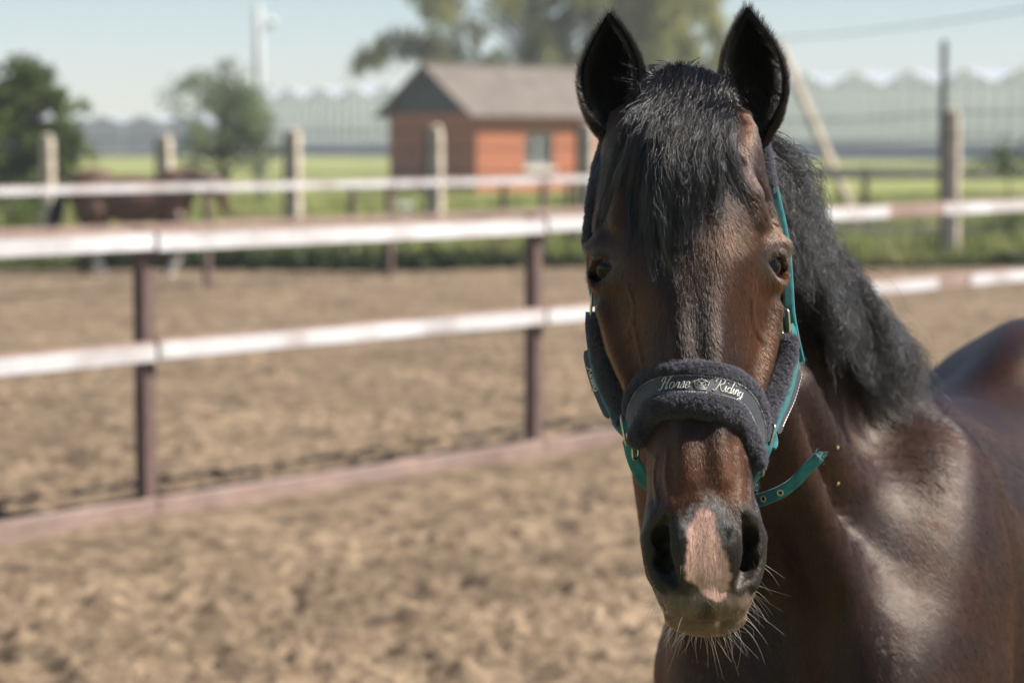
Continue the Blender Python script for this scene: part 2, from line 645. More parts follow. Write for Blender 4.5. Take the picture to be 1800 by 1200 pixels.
n = 52000
Y_ = 33.2 + 40 * RNG.random(n) ** 1.7
X_ = RNG.uniform(-0.235, 0.235, n) * Y_
k = Y_ > edge_Y(X_)
blades('grass', X_[k], Y_[k], RNG.uniform(0.10, 0.30, k.sum()) * (1 + 0.6 * (vnoise(np.c_[X_, Y_][k] * 0.6, 8) > 0.6)), RNG.uniform(0.02, 0.05, k.sum()), M_BLADE, 'sunlit grass beyond the sand arena', 'grass')
n = 6500
X_ = RNG.uniform(-7.5, 8.0, n)
Y_ = edge_Y(X_) + np.abs(RNG.normal(0, 0.35, n)) - 0.05
blades('edge_weeds', X_, Y_, RNG.uniform(0.08, 0.34, n) * (0.5 + vnoise(np.c_[X_, X_ * 0] * 0.8, 4)), RNG.uniform(0.03, 0.07, n), M_WEED, 'weeds along the edge of the sand, its shade put into their dark colour', 'weeds', 0.5)


# ------------------------------------------------------------------ timber paddock fences
def rail_fence(name, posts, tops, label, base_board=True, white=(True, True), patches=(), seed=0, front=None):
    """posts: list of (x, y); rails run between them on the front side."""
    rng = np.random.default_rng(seed)
    root = empty(name, (posts[0][0], posts[0][1], 0))
    tag(root, label, 'fence', 'timber paddock fences')
    o0 = Vector(root.location)
    P = [Vector((x, y, 0)) - o0 for x, y in posts]
    for i, p in enumerate(P):
        t = ((P[min(i + 1, len(P) - 1)] - P[max(i - 1, 0)])).normalized()
        nrm = Vector((t.y, -t.x, 0))
        if nrm.y > 0: nrm = -nrm
        h = tops[0] + 0.015
        mb = MB().box(p + Vector((0, 0, h / 2 - 0.1)), (h / 2 + 0.1, 0.036, 0.036), (Vector((0, 0, 1)), t, nrm), 0.004)
        mb.build('post', M_POST, root)
    for i in range(len(P) - 1):
        a, b = P[i], P[i + 1]
        t = (b - a).normalized(); nrm = Vector((t.y, -t.x, 0))
        if nrm.y > 0: nrm = -nrm
        L = (b - a).length
        for q, zt in enumerate(tops):
            sag = rng.uniform(-0.008, 0.008)
            c = (a + b) / 2 + nrm * 0.062 + Vector((0, 0, zt - 0.045 + sag))
            tt = (t + Vector((0, 0, rng.uniform(-0.004, 0.004)))).normalized()
            r = MB().box(c, (L / 2 - 0.012, 0.024, 0.047), (tt, nrm, tt.cross(nrm) * -1 if tt.cross(nrm).z < 0 else tt.cross(nrm)), 0.006).build('rail', M_PINKWOOD, root)
            if white[q]:
                # plastic facing strip in lengths, some missing
                lens = [(-L / 2 + 0.012, L / 2 - 0.012)]
                for (pi, pq, f0, f1) in patches:
                    if (pi, pq) == (i, q): lens = [(-L / 2 + 0.012, -L / 2 + f0 * L), (-L / 2 + f1 * L, L / 2 - 0.012)]
                for (l0, l1) in lens:
                    if l1 - l0 > 0.1:
                        MB().box(c + tt * (l0 + l1) / 2 + nrm * 0.0275 - Vector((0, 0, 0.003)), ((l1 - l0) / 2, 0.0035, 0.037), (tt, nrm, Vector((0, 0, 1))), 0.001).build('white_facing', M_WHITE, r)
        if base_board:
            c = (a + b) / 2 + nrm * 0.062 + Vector((0, 0, 0.055))
            MB().box(c, (L / 2 - 0.006, 0.024, 0.075), (t, nrm, Vector((0, 0, 1))), 0.006).build('base_board', M_PINKWOOD, root)
    return root


A1 = Vector(at(258, 926, ground_Y(926))); A2 = Vector(at(938, 814, ground_Y(814)))
da = A2 - A1
fa = [A1 - da, A1, A2, A2 + da * 0.97, A2 + da * 2.14, A2 + da * 3.1]
rail_fence('paddock_fence', [(p.x, p.y) for p in fa], (1.345, 0.845), 'nearest timber fence with bright white rails crossing left of the bay horse', True, (True, True),
           ((3, 0, 0.26, 0.48), (3, 1, 0.46, 0.60)), 1)
B1 = at(365, 512, ground_Y(512)); B2 = at(685, 490, ground_Y(490))
db = Vector(B2) - Vector(B1)
fb = [Vector(B1) + db * q for q in (-2, -1, 0, 1, 2, 3, 4)]
rail_fence('paddock_fence', [(p.x, p.y) for p in fb], (1.275, 0.825), 'second timber fence, white top rail over a bare pinkish rail, behind the nearest one', False, (True, False), (), 2)
# grey board fence beyond, on the right
gf = empty('board_fence', (4.0, 41.5, 0))
tag(gf, 'low weathered grey board fence across the grass right of the horse', 'fence')
for x in (-1.2, 2.05, 5.4, 8.8):
    MB().box((x, 0, 0.62), (0.72, 0.05, 0.05), (Vector((0, 0, 1)), Vector((1, 0, 0)), Vector((0, 1, 0))), 0.006).build('post', M_POST, gf)
for x0, x1 in ((-1.2, 2.05), (2.05, 5.4), (5.4, 8.8)):
    for z in (1.20, 0.22):
        MB().box(((x0 + x1) / 2, -0.075, z), ((x1 - x0) / 2 - 0.01, 0.022, 0.085), None, 0.004).build('board', M_GREYWOOD, gf)

# ------------------------------------------------------------------ tall wire fence on concrete posts
wf = empty('wire_fence', (0, 37, 0))
tag(wf, 'tall wire fence on pale concrete posts between the paddock and the brick house', 'fence')
W1 = Vector(at(1672, 465, ground_Y(465))); W2 = Vector((-812 * 41.5 / FPX, 41.5, 0))


def wpt(px):
    k = (px - 900) / FPX
    d = W2 - W1
    s = (k * W1.y - W1.x) / (d.x - k * d.y)
    return W1 + d * s


wposts = []
for px, top in ((-150, 218), (86, 236), (293, 236), (518, 226), (767, 220), (1032, 214), (1340, 205), (1672, 190), (1990, 180)):
    p = wpt(px)
    h = CAMH + (HORIZON - top) * p.y / FPX
    wposts.append((p, h))
    b = MB()
    vs, fs = [], []
    for z, s in ((-0.2, 1.0), (h - 0.16, 0.86), (h - 0.05, 0.72), (h, 0.35)):
        for (cx, cy) in ((-1.15, -0.55), (0.55, -1.15), (1.15, 0.55), (-0.55, 1.15)):
            vs.append((p.x + cx * 0.115 * s, p.y - 37 + cy * 0.095 * s, z))
    for l in range(3):
        for q in range(4):
            fs.append((l * 4 + q, l * 4 + (q + 1) % 4, l * 4 + 4 + (q + 1) % 4, l * 4 + 4 + q))
    fs.append((12, 13, 14, 15))
    b.add(vs, fs).build('concrete_post', M_CONC, wf)
    st = MB().tube([(p.x - 0.135, p.y - 37 + 0.03, -0.2), (p.x - 0.135, p.y - 37 + 0.03, h - 0.1 if px != 1672 else h + 0.95)], 0.045, 8)
    st.build('stay_shade_tube', M_DARKST, wf)  # dark tubes stand for the posts' shaded left sides; the tall one is a pipe
for i in range(len(wposts) - 1):
    (p, h), (q, g) = wposts[i], wposts[i + 1]
    for f in (0.10, 0.28, 0.46, 0.64, 0.82, 0.97):
        a, b = Vector((p.x, p.y - 37 - 0.09, h * f)), Vector((q.x, q.y - 37 - 0.09, g * f))
        m_ = (a + b) / 2 - Vector((0, 0, 0.03))
        MB().tube([a, (a + m_) / 2 - Vector((0, 0, 0.007)), m_, (b + m_) / 2 - Vector((0, 0, 0.007)), b], 0.012, 5).build('wire', M_WIRE, wf)
for px, tp in ((620, 332), (885, 330), (1000, 335)):
    Y = 35.2
    p = at(px, 440, Y)
    o = MB().box((0, 0, 0.55), (0.65, 0.045, 0.045), (Vector((0, 0, 1)), Vector((1, 0, 0)), Vector((0, 1, 0))), 0.005).build('fence_stake', M_POST)
    o.location = (p.x, Y, 0)
    tag(o, {620: 'short brown stake in the grass left of the white bucket', 885: 'short brown stake in the grass below the brick house window', 1000: 'short brown stake in the grass nearest the horse\'s left cheek'}[px], 'stake', 'fence stakes in the grass')

# ------------------------------------------------------------------ brick house
M_BRICK = bpy.data.materials.new('orange_red_brick')
M_BRICK.use_nodes = True
nt = M_BRICK.node_tree
bt = node(nt, 'ShaderNodeTexBrick', i_Scale=4.0)
bt.inputs['Color1'].default_value = (0.42, 0.125, 0.048, 1); bt.inputs['Color2'].default_value = (0.34, 0.095, 0.038, 1); bt.inputs['Mortar'].default_value = (0.28, 0.17, 0.11, 1)
bt.inputs['Mortar Size'].default_value = 0.018
tc = node(nt, 'ShaderNodeTexCoord'); sp_ = node(nt, 'ShaderNodeSeparateXYZ'); ad_ = node(nt, 'ShaderNodeMath', operation='ADD'); cb_ = node(nt, 'ShaderNodeCombineXYZ')
nt.links.new(tc.outputs['Object'], sp_.inputs[0]); nt.links.new(sp_.outputs[0], ad_.inputs[0]); nt.links.new(sp_.outputs[1], ad_.inputs[1])
nt.links.new(ad_.outputs[0], cb_.inputs[0]); nt.links.new(sp_.outputs[2], cb_.inputs[1]); nt.links.new(cb_.outputs[0], bt.inputs['Vector'])
nt.links.new(bt.outputs['Color'], nt.nodes['Principled BSDF'].inputs['Base Color'])
bp = node(nt, 'ShaderNodeBump', i_Strength=0.5, i_Distance=0.01); nt.links.new(bt.outputs['Fac'], bp.inputs['Height']); bp.invert = True
nt.links.new(bp.outputs[0], nt.nodes['Principled BSDF'].inputs['Normal']); nt.nodes['Principled BSDF'].inputs['Roughness'].default_value = 0.9
M_ROOF = mat('grey_brown_asbestos_roof', (0.155, 0.125, 0.103), (0.110, 0.088, 0.072), 1.2, 0.9, bump=0.4, bscale=12, c3=(0.095, 0.077, 0.062), scale3=0.5)
M_GABLE = mat('shaded_gable_boards', (0.035, 0.038, 0.046), (0.022, 0.024, 0.030), 3.0, 0.7)  # near-black tone carries the shade on the gable side
M_TRIM = mat('pale_window_trim', (0.55, 0.52, 0.47), (0.42, 0.40, 0.36), 4, 0.7)
M_GLASS = mat('dark_window_glass', (0.05, 0.07, 0.075), (0.03, 0.045, 0.05), 1.0, 0.08, spec=0.8)
HY = ground_Y(336)
hc_ = at(838, 336, HY)
ang = math.radians(38)
house = empty('brick_house', (hc_.x, HY, 0), ang)
tag(house, 'small orange brick house with a grey pitched roof behind the fences', 'house')
HW, HL, HE, HRG = 5.4, 6.6, 2.80, 4.50            # gable width (local +y), wall length (local +x), eaves, ridge


def wallbox(name, x0, x1, y0, y1, z0, z1, m, par=house):
    return MB().box(((x0 + x1) / 2, (y0 + y1) / 2, (z0 + z1) / 2), ((x1 - x0) / 2, (y1 - y0) / 2, (z1 - z0) / 2)).build(name, m, par)


wx0, wx1, wz0, wz1 = 2.2, 3.5, 0.85, 2.05
fw_ = empty('front_wall')
fw_.parent = house
for (a, b, c, d) in ((0, wx0, 0, HE), (wx1, HL, 0, HE), (wx0, wx1, 0, wz0), (wx0, wx1, wz1, HE)):
    wallbox('brick_wall', a, b, 0, 0.3, c - (0.3 if c == 0 else 0), d, M_BRICK)
bpy.data.objects.remove(fw_)
w_ = wallbox('window', wx0 + 0.002, wx1 - 0.002, 0.14, 0.16, wz0, wz1, M_GLASS)
for (a, b, c, d) in ((wx0, wx0 + 0.09, wz0, wz1), (wx1 - 0.09, wx1, wz0, wz1), (wx0 + 0.09, wx1 - 0.09, wz1 - 0.09, wz1), (wx0 + 0.09, wx1 - 0.09, wz0, wz0 + 0.09), ((wx0 + wx1) / 2 - 0.04, (wx0 + wx1) / 2 + 0.04, wz0 + 0.09, wz1 - 0.09)):
    wallbox('window_frame', a, b, 0.09, 0.135, c, d, M_TRIM, w_)
wallbox('window_sill', wx0 - 0.1, wx1 + 0.1, -0.09, 0.085, wz0 - 0.16, wz0 - 0.003, M_TRIM, w_)
wallbox('brick_wall', 0.002, 0.3, 0.302, HW, -0.3, HE, M_BRICK)
wallbox('brick_wall', HL - 0.3, HL - 0.002, 0.302, HW, -0.3, HE, M_BRICK)
wallbox('brick_wall', 0.3, HL - 0.3, HW - 0.3, HW - 0.002, -0.3, HE, M_BRICK)
for x, nm in ((0.05, 'gable'), (HL - 0.15, 'gable')):
    nb = 9
    for i in range(nb):                           # boards of the gable, each its own piece
        y0, y1 = HW * i / nb + 0.012, HW * (i + 1) / nb - 0.012
        hgt = lambda y: HE + 0.003 + (HRG - HE) * (1 - abs(y - HW / 2) / (HW / 2))
        if x < 1:
            v = [(x + dx, y, z) for dx in (-0.06, 0.03) for (y, z) in ((y0, HE + 0.002), (y1, HE + 0.002), (y1, hgt(y1)), ((y0 + y1) / 2, max(hgt((y0 + y1) / 2), HE + .01)), (y0, hgt(y0)))]
            MB().add(v, [(4, 3, 2, 1, 0), (5, 6, 7, 8, 9)] + [(q, (q + 1) % 5, 5 + (q + 1) % 5, 5 + q) for q in range(5)]).build('gable_board', M_GABLE, house)
    if x > 1:
        MB().add([(x, 0, HE), (x, HW, HE), (x, HW / 2, HRG), (x + .1, 0, HE), (x + .1, HW, HE), (x + .1, HW / 2, HRG)], [(0, 1, 2), (5, 4, 3), (0, 3, 4, 1), (1, 4, 5, 2), (2, 5, 3, 0)]).build('gable_board', M_GABLE, house)
for sgn in (0, 1):
    ov, ey = 0.45, 0.35
    y_e = -ey if sgn == 0 else HW + ey
    z_e = HE - (HRG - HE) * ey / (HW / 2) + 0.06
    e = Vector((0, y_e, z_e)); r_ = Vector((0, HW / 2, HRG + 0.06))
    sl_ = (r_ - e); ln_ = sl_.length; sl_.normalize()
    nrm = Vector((1, 0, 0)).cross(sl_); nrm = nrm if nrm.z > 0 else -nrm
    ns = 7
    for i in range(ns):                           # overlapping roof sheets
        x0, x1 = -ov + (HL + 2 * ov) * i / ns, -ov + (HL + 2 * ov) * (i + 1) / ns
        c = (e + r_) / 2 + Vector(((x0 + x1) / 2, 0, 0)) + nrm * (0.02 + 0.012 * (i % 2))
        MB().box(c, (ln_ / 2, (x1 - x0) / 2 + 0.04, 0.022), (sl_, Vector((1, 0, 0)), nrm)).build('roof_sheet', M_ROOF, house)
wallbox('ridge_cap', -0.5, HL + 0.5, HW / 2 - 0.14, HW / 2 + 0.14, HRG + 0.085, HRG + 0.15, M_ROOF)

# ------------------------------------------------------------------ greenhouse
M_GHGLASS = mat('greenhouse_glass', (0.84, 0.82, 0.78), (0.72, 0.71, 0.68), 0.15, 0.22, metal=0.75)
M_GHLOW = mat('greenhouse_plinth', (0.34, 0.35, 0.36), (0.27, 0.28, 0.29), 0.3, 0.6)
M_GHBAR = mat('greenhouse_white_bars', (0.78, 0.80, 0.80), (0.66, 0.68, 0.68), 1.0, 0.5)
M_GHROOF = mat('greenhouse_roof_glare', (0.62, 0.64, 0.65), (0.52, 0.54, 0.55), 0.3, 0.3, metal=0.5)  # whitish base colour stands for the glare on the roof panes
gh = empty('greenhouse', (0, 0, 0))
tag(gh, 'long pale greenhouse with a zigzag glass roof on the horizon', 'greenhouse')
G0 = Vector(((1960 - 900) / FPX * 225, 225, 0)); G1 = Vector(((380 - 900) / FPX * 335, 335, 0))
gd = (G1 - G0); GL = gd.length; gd.normalize(); gn = Vector((gd.y, -gd.x, 0)); gn = gn if gn.y < 0 else -gn
NS = int(round(GL / 7.0)); sw = GL / NS
GE, GR = 7.4, 8.9
for i in range(NS):
    a, b = G0 + gd * sw * i, G0 + gd * sw * (i + 1)
    m_ = (a + b) / 2
    up_ = Vector((0, 0, 1))
    sp = MB().add([a + up_ * 1.6, b + up_ * 1.6, b + up_ * GE, m_ + up_ * GR, a + up_ * GE], [(0, 1, 2, 3, 4)]).build('glass_bay', M_GHGLASS, gh)
    bk = -gn * 45
    MB().add([a + up_ * GE, m_ + up_ * GR, m_ + up_ * GR + bk, a + up_ * GE + bk], [(0, 1, 2, 3)]).build('roof_pane', M_GHROOF, sp)
    MB().add([b + up_ * GE, m_ + up_ * GR, m_ + up_ * GR + bk, b + up_ * GE + bk], [(3, 2, 1, 0)]).build('roof_pane', M_GHROOF, sp)
    MB().box((a + b) / 2 + up_ * 0.79 + gn * 0.1, (sw / 2 - 0.01, 0.12, 0.8), (gd, gn, up_)).build('plinth', M_GHLOW, sp)
    fr_ = MB()
    for q in (0, 0.25, 0.5, 0.75):
        p = a + (b - a) * q + gn * 0.06
        top = GE + (GR - GE) * (1 - abs(q - 0.5) * 2)
        fr_.box(p + up_ * (1.6 + top) / 2, ((top - 1.6) / 2, 0.10, 0.06), (up_, gd, gn))
    fr_.box((a + b) / 2 + up_ * GE + gn * 0.08, (sw / 2, 0.06, 0.12), (gd, gn, up_))
    fr_.box((a + b) / 2 + up_ * 3.4 + gn * 0.08, (sw / 2, 0.06, 0.07), (gd, gn, up_))
    fr_.build('glazing_bars', M_GHBAR, sp)
    gut = MB().tube([a + up_ * GE + gn * 0.15, m_ + up_ * GR + gn * 0.15, b + up_ * GE + gn * 0.15], 0.12, 5)
    gut.build('gable_frame', M_GHBAR, sp)

lg = empty('greenhouse', (0, 0, 0))
tag(lg, 'low grey greenhouse range behind the trees at the far left', 'greenhouse')
H0, H1 = G1 + gd * 2.0, Vector(((-260 - 900) / FPX * 360, 360, 0))
hd = (H1 - H0); HLn = hd.length; hd.normalize(); hn = Vector((hd.y, -hd.x, 0)); hn = hn if hn.y < 0 else -hn
NB_ = int(HLn / 6.5); bw = HLn / NB_
for i in range(NB_):
    a, b = H0 + hd * bw * i, H0 + hd * bw * (i + 1)
    m_ = (a + b) / 2; up_ = Vector((0, 0, 1)); bk_ = -hn * 30
    sp = MB().add([a, b, b + up_ * 4.4, m_ + up_ * 5.5, a + up_ * 4.4], [(0, 1, 2, 3, 4)]).build('glass_bay', M_GHLOW, lg)
    MB().add([a + up_ * 4.4, m_ + up_ * 5.5, m_ + up_ * 5.5 + bk_, a + up_ * 4.4 + bk_], [(0, 1, 2, 3)]).build('roof_pane', M_GHROOF, sp)
    MB().add([b + up_ * 4.4, m_ + up_ * 5.5, m_ + up_ * 5.5 + bk_, b + up_ * 4.4 + bk_], [(3, 2, 1, 0)]).build('roof_pane', M_GHROOF, sp)
    MB().tube([a + up_ * 4.4 + hn * 0.15, m_ + up_ * 5.5 + hn * 0.15, b + up_ * 4.4 + hn * 0.15], 0.12, 5).build('gable_frame', M_GHBAR, sp)
    MB().box(a + up_ * 2.2 + hn * 0.08, (2.2, 0.09, 0.06), (up_, hd, hn)).build('mullion', M_GHBAR, sp)

# ------------------------------------------------------------------ trees
M_BARK = mat('grey_bark', (0.13, 0.10, 0.075), (0.08, 0.06, 0.045), 6, 0.9, bump=0.6, bscale=20, stretch=(3, 3, 1))


def leaf_mat(name, c1, c2, c3):
    m = mat(name, c1, c2, 0.9, 0.6, spec=0.25, coords='Object', c3=c3, scale3=0.5)
    nt = m.node_tree
    b = nt.nodes['Principled BSDF']
    tr = node(nt, 'ShaderNodeBsdfTranslucent')
    nt.links.new(b.inputs['Base Color'].links[0].from_socket, tr.inputs['Color'])
    mx = node(nt, 'ShaderNodeMixShader'); mx.inputs[0].default_value = 0.4
    nt.links.new(b.outputs[0], mx.inputs[1]); nt.links.new(tr.outputs[0], mx.inputs[2])
    nt.links.new(mx.outputs[0], nt.nodes['Material Output'].inputs['Surface'])
    return m


M_LEAF_D = leaf_mat('dark_leaves', (0.140, 0.180, 0.042), (0.050, 0.075, 0.022), (0.270, 0.275, 0.060))
M_LEAF_G = leaf_mat('grey_green_needles', (0.190, 0.225, 0.110), (0.095, 0.122, 0.064), (0.250, 0.265, 0.130))
M_LEAF_Y = leaf_mat('yellow_green_needles', (0.320, 0.315, 0.105), (0.140, 0.150, 0.062), (0.390, 0.360, 0.130))


def tree(name, label, base, trunk_h, trunk_r, limbs, m, leaf, per, seed, droop=0.0, group='trees behind the paddock'):
    """limbs: list of (dx, dz, r, dy) leaf clumps relative to the base; each hangs on its own limb."""
    rng = np.random.default_rng(seed)
    root = empty(name, base)
    tag(root, label, 'tree', group)
    tr = MB()
    pts = [Vector((0, 0, -0.3))]
    for q in np.linspace(0.1, 1, 8):
        pts.append(Vector((rng.normal(0, 0.02) * trunk_h * q, rng.normal(0, 0.02) * trunk_h, trunk_h * q)))
    tr.tube(pts, list(np.linspace(trunk_r * 1.2, trunk_r * 0.3, len(pts))), 9)
    for (dx, dz, r, dy) in limbs:
        z0 = max(trunk_h * 0.25, min(dz - abs(dx) * 0.55, trunk_h * 0.95))
        a = Vector((0, 0, z0)); b = Vector((dx, dy, dz))
        mid = (a + b) / 2 + Vector((0, 0, 0.12 * (b - a).length))
        tr.tube([a, (a + mid) / 2 + Vector((0, 0, 0.03)), mid, b], [trunk_r * 0.42, trunk_r * 0.3, trunk_r * 0.2, trunk_r * 0.06], 6)
    tr.build('trunk', M_BARK, root, True)
    V, cnt = [], 0
    for (dx, dz, r, dy) in limbs:
        n = int(per * r * r)
        d = rng.normal(0, 1, (n, 3)); d /= np.linalg.norm(d, axis=1, keepdims=True)
        rad = r * rng.random(n) ** 0.45
        sub = np.floor(rng.random(n) * 9).astype(int)
        sc = rng.normal(0, 0.55, (9, 3)) * r                       # sub-clumps leave gaps
        P = np.array([dx, dy, dz]) + sc[sub] * np.array([1, 1, 0.75]) + d * rad[:, None] * np.array([0.55, 0.55, 0.42])
        P[:, 2] -= droop * rng.random(n) * r
        ax1 = rng.normal(0, 1, (n, 3)); ax1 /= np.linalg.norm(ax1, axis=1, keepdims=True)
        if droop: ax1 = ax1 * 0.35 + np.array([0, 0, -1.0]); ax1 /= np.linalg.norm(ax1, axis=1, keepdims=True)
        ax2 = np.cross(ax1, rng.normal(0, 1, (n, 3))); ax2 /= np.linalg.norm(ax2, axis=1, keepdims=True) + 1e-9
        s1, s2 = leaf[0] * rng.uniform(0.6, 1.4, (n, 1)), leaf[1] * rng.uniform(0.6, 1.4, (n, 1))
        V.append(np.stack([P - ax1 * s1, P + ax2 * s2, P + ax1 * s1, P - ax2 * s2], 1))
    V = np.concatenate(V).reshape(-1, 3)
    F = np.arange(len(V)).reshape(-1, 4)
    mesh_np('crown', V, F, m, root, False)
    return root


def clumps(px0, px1, r0, r1, Y, n, size, seed, fn=None, base=None):
    rng = np.random.default_rng(seed)
    out = []
    while len(out) < n:
        px, rw = rng.uniform(px0, px1), rng.uniform(r0, r1)
        if fn is None or fn(px, rw):
            p = at(px, rw, Y)
            out.append((p.x - base[0], p.z, size * rng.uniform(0.6, 1.25), rng.normal(0, size)))
    return out


Y = 44.0; b = at(70, 400, Y)
tree('leafy_tree', 'dense dark green tree at the left edge of the picture', (b.x, Y, 0), 2.3, 0.10,
     clumps(-90, 150, 130, 330, Y, 34, 0.42, 1, lambda x, r: ((x - 55) / 100) ** 2 + ((r - 205) / 78) ** 2 < 1 or (x < 65 and r < 340), (b.x,)), M_LEAF_D, (0.075, 0.045), 2300, 3)
Y = 58.0; b = at(395, 380, Y)
tree('loose_tree', 'loose grey green tree between the pale posts left of the house', (b.x, Y, 0), 3.6, 0.10,
     clumps(290, 480, 95, 320, Y, 30, 0.50, 2, lambda x, r: abs(x - 385) < 25 + (r - 85) * 0.38 and r < 310, (b.x,)), M_LEAF_G, (0.10, 0.03), 620, 4)
Y = 112.0; b = at(930, 330, Y)
tree('conifer_tree', 'tall yellow green conifer with drooping branches behind the brick house', (b.x, Y, 0), 13.0, 0.30,
     clumps(760, 1270, -150, 130, Y, 60, 0.95, 5, lambda x, r: (r < 125 or x < 1010), (b.x,)) + clumps(650, 770, 45, 105, Y, 7, 0.8, 6, None, (b.x,)), M_LEAF_Y, (0.24, 0.07), 300, 7, 0.9)
Y = 118.0; b = at(1150, 330, Y)
tree('conifer_tree', 'olive conifer between the ears of the bay horse', (b.x, Y, 0), 12.0, 0.28,
     clumps(1010, 1265, -120, 170, Y, 40, 1.15, 9, lambda x, r: r < 150 or 1080 < x < 1220, (b.x,)), M_LEAF_Y, (0.24, 0.07), 330, 8, 0.8)
Y = 39.0; b = at(1770, 440, Y)
tree('shrub', 'thin green shrub by the wire fence at the right edge', (b.x, Y, 0), 1.4, 0.03,
     clumps(1735, 1840, 240, 410, Y, 12, 0.28, 12, None, (b.x,)), M_LEAF_D, (0.06, 0.03), 900, 13)
Y = 36.0; b = at(20, 420, Y)
tree('shrub', 'low dark shrub under the left tree behind the white rail', (b.x, Y, 0), 0.6, 0.03,
     clumps(-60, 60, 330, 420, Y, 14, 0.26, 22, None, (b.x,)), M_LEAF_D, (0.06, 0.03), 1100, 23)

# ------------------------------------------------------------------ poles, wires, bucket
Y = 70.0; p = at(457, 360, Y)
pole = empty('utility_pole', (p.x, Y, 0)); tag(pole, 'slim grey utility pole rising behind the loose tree', 'pole')
zt = at(457, 8, Y).z
MB().tube([(0, 0, -0.2), (0, 0, zt * 0.5), (0, 0, zt)], [0.17, 0.15, 0.13], 10).build('shaft', mat('grey_concrete_pole', (0.42, 0.43, 0.43), (0.34, 0.35, 0.35), 5, 0.9), pole, True)
MB().box((0.20, 0, zt - 0.62), (0.22, 0.03, 0.03)).build('bracket', M_DARKST, pole)
for x in (0.38,):
    MB().tube([(x, 0, zt - 0.59), (x, 0, zt - 0.52), (x, 0, zt - 0.44), (x, 0, zt - 0.36)], [0.05, 0.11, 0.10, 0.04], 10).build('insulator', M_GHBAR, pole, True)
Y = 47.0
a, b = at(1388, 118, Y + 3), at(1466, 300, Y)
lp_ = empty('leaning_pole', (b.x, Y, 0)); tag(lp_, 'leaning tan concrete stay pole right of the horse\'s ears', 'pole')
d = (Vector(a) - Vector(b)); foot = Vector(b) - d * (b.z / d.z) - Vector((b.x, Y, 0))
MB().tube([foot - d.normalized() * 0.3, foot + d * 0.6, Vector(a) - Vector((b.x, Y, 0)) + d * 0.25], [0.105, 0.10, 0.085], 8).build('shaft', mat('tan_weathered_pole', (0.40, 0.32, 0.235), (0.30, 0.24, 0.175), 8, 0.9), lp_, True)
w0, w1 = at(1300, 72, 80), at(2000, -20, 60)
pts = []
for q in np.linspace(0, 1, 16):
    pts.append(Vector(w0) * (1 - q) + Vector(w1) * q + Vector((0, 0, -0.9 * q * (1 - q))))
tag(MB().tube(pts, 0.02, 6).build('overhead_wire', M_DARKST), 'sagging overhead wire in the sky at right', 'wire')
bk = at(708, 372, 40.0)
bu = empty('bucket', (bk.x, 40.0, 0)); tag(bu, 'white plastic bucket standing in the grass behind the fences', 'bucket')
prof = [(0.12, 0.0), (0.16, 0.30), (0.172, 0.30), (0.172, 0.33), (0.155, 0.33), (0.115, 0.03)]
vs = [(r * math.cos(2 * math.pi * k / 20), r * math.sin(2 * math.pi * k / 20), z + 0.40) for r, z in prof for k in range(20)]
fs = [(l * 20 + k, l * 20 + (k + 1) % 20, l * 20 + 20 + (k + 1) % 20, l * 20 + 20 + k) for l in range(5) for k in range(20)] + [tuple(range(100, 120))]
MB().add(vs, fs).build('pail', M_GHBAR, bu, True)
MB().tube([(0.17 * math.cos(a_), 0.02, 0.72 + 0.16 * math.sin(a_)) for a_ in np.linspace(0, math.pi, 12)], 0.006, 5).build('handle', M_DARKST, bu)
MB().box((0, 0, 0.195), (0.2, 0.16, 0.2)).build('wooden_block', M_GREYWOOD, bu)


# ------------------------------------------------------------------ the far horse
def far_horse():
    Y0 = 31.4
    s = Y0 / FPX
    gx0 = (70 - 900) * s
    f = Field(np.arange(gx0 - 0.2, gx0 + 2.9, 0.02), np.arange(Y0 - 0.45, Y0 + 0.45, 0.02), np.arange(-0.05, 1.75, 0.02))

    def q(px, row, dy=0.0):
        p = at(px, row, Y0); return np.array([p.x, Y0 + dy, p.z])
    f.ell(q(165, 338), (0.36, 0.25, 0.31), None, 0.10)                  # quarters
    f.ell(q(235, 352), (0.50, 0.27, 0.31), None, 0.14)                  # barrel
    f.ell(q(300, 345), (0.30, 0.23, 0.33), None, 0.10)                  # shoulder
    f.chain([q(315, 325), q(345, 318), q(372, 322)], [0.22, 0.15, 0.11], 0.08)   # neck
    f.chain([q(372, 318), q(388, 342), q(397, 372)], [0.10, 0.085, 0.055], 0.03) # head
    for sg in (-0.05, 0.05):
        f.cap(q(366, 308, sg), q(366, 294, sg), 0.025, 0.010, 0.01)
    for (px, ft, dy) in ((285, 296, 0.11), (312, 302, -0.11)):
        f.chain([q(px, 385, dy), q(px + 3, 420, dy), q(px + 4, 448, dy), q(ft - 2, 482, dy), q(ft + 2, 492, dy)], [0.13, 0.07, 0.055, 0.045, 0.06], 0.03)
    for (px, ft, dy) in ((150, 148, 0.11), (172, 186, -0.11)):
        f.chain([q(px, 370, dy), q(px + 8, 405, dy), q(px - 6, 435, dy), q(ft - 4, 475, dy), q(ft + 2, 488, dy)], [0.18, 0.12, 0.065, 0.047, 0.06], 0.03)
    V, Q = f.mesh()
    V = smooth_mesh(V, Q, 2)
    z = V[:, 2]
    C = np.where(z[:, None] < 0.72, [0.042, 0.027, 0.020], [0.080, 0.039, 0.020]) * (0.8 + 0.4 * fbm(V * 5, 3, 3))[:, None]
    sock = (z < 0.28) & (V[:, 1] < Y0)
    C[sock] = [0.62, 0.56, 0.48]
    return V, Q, C, q


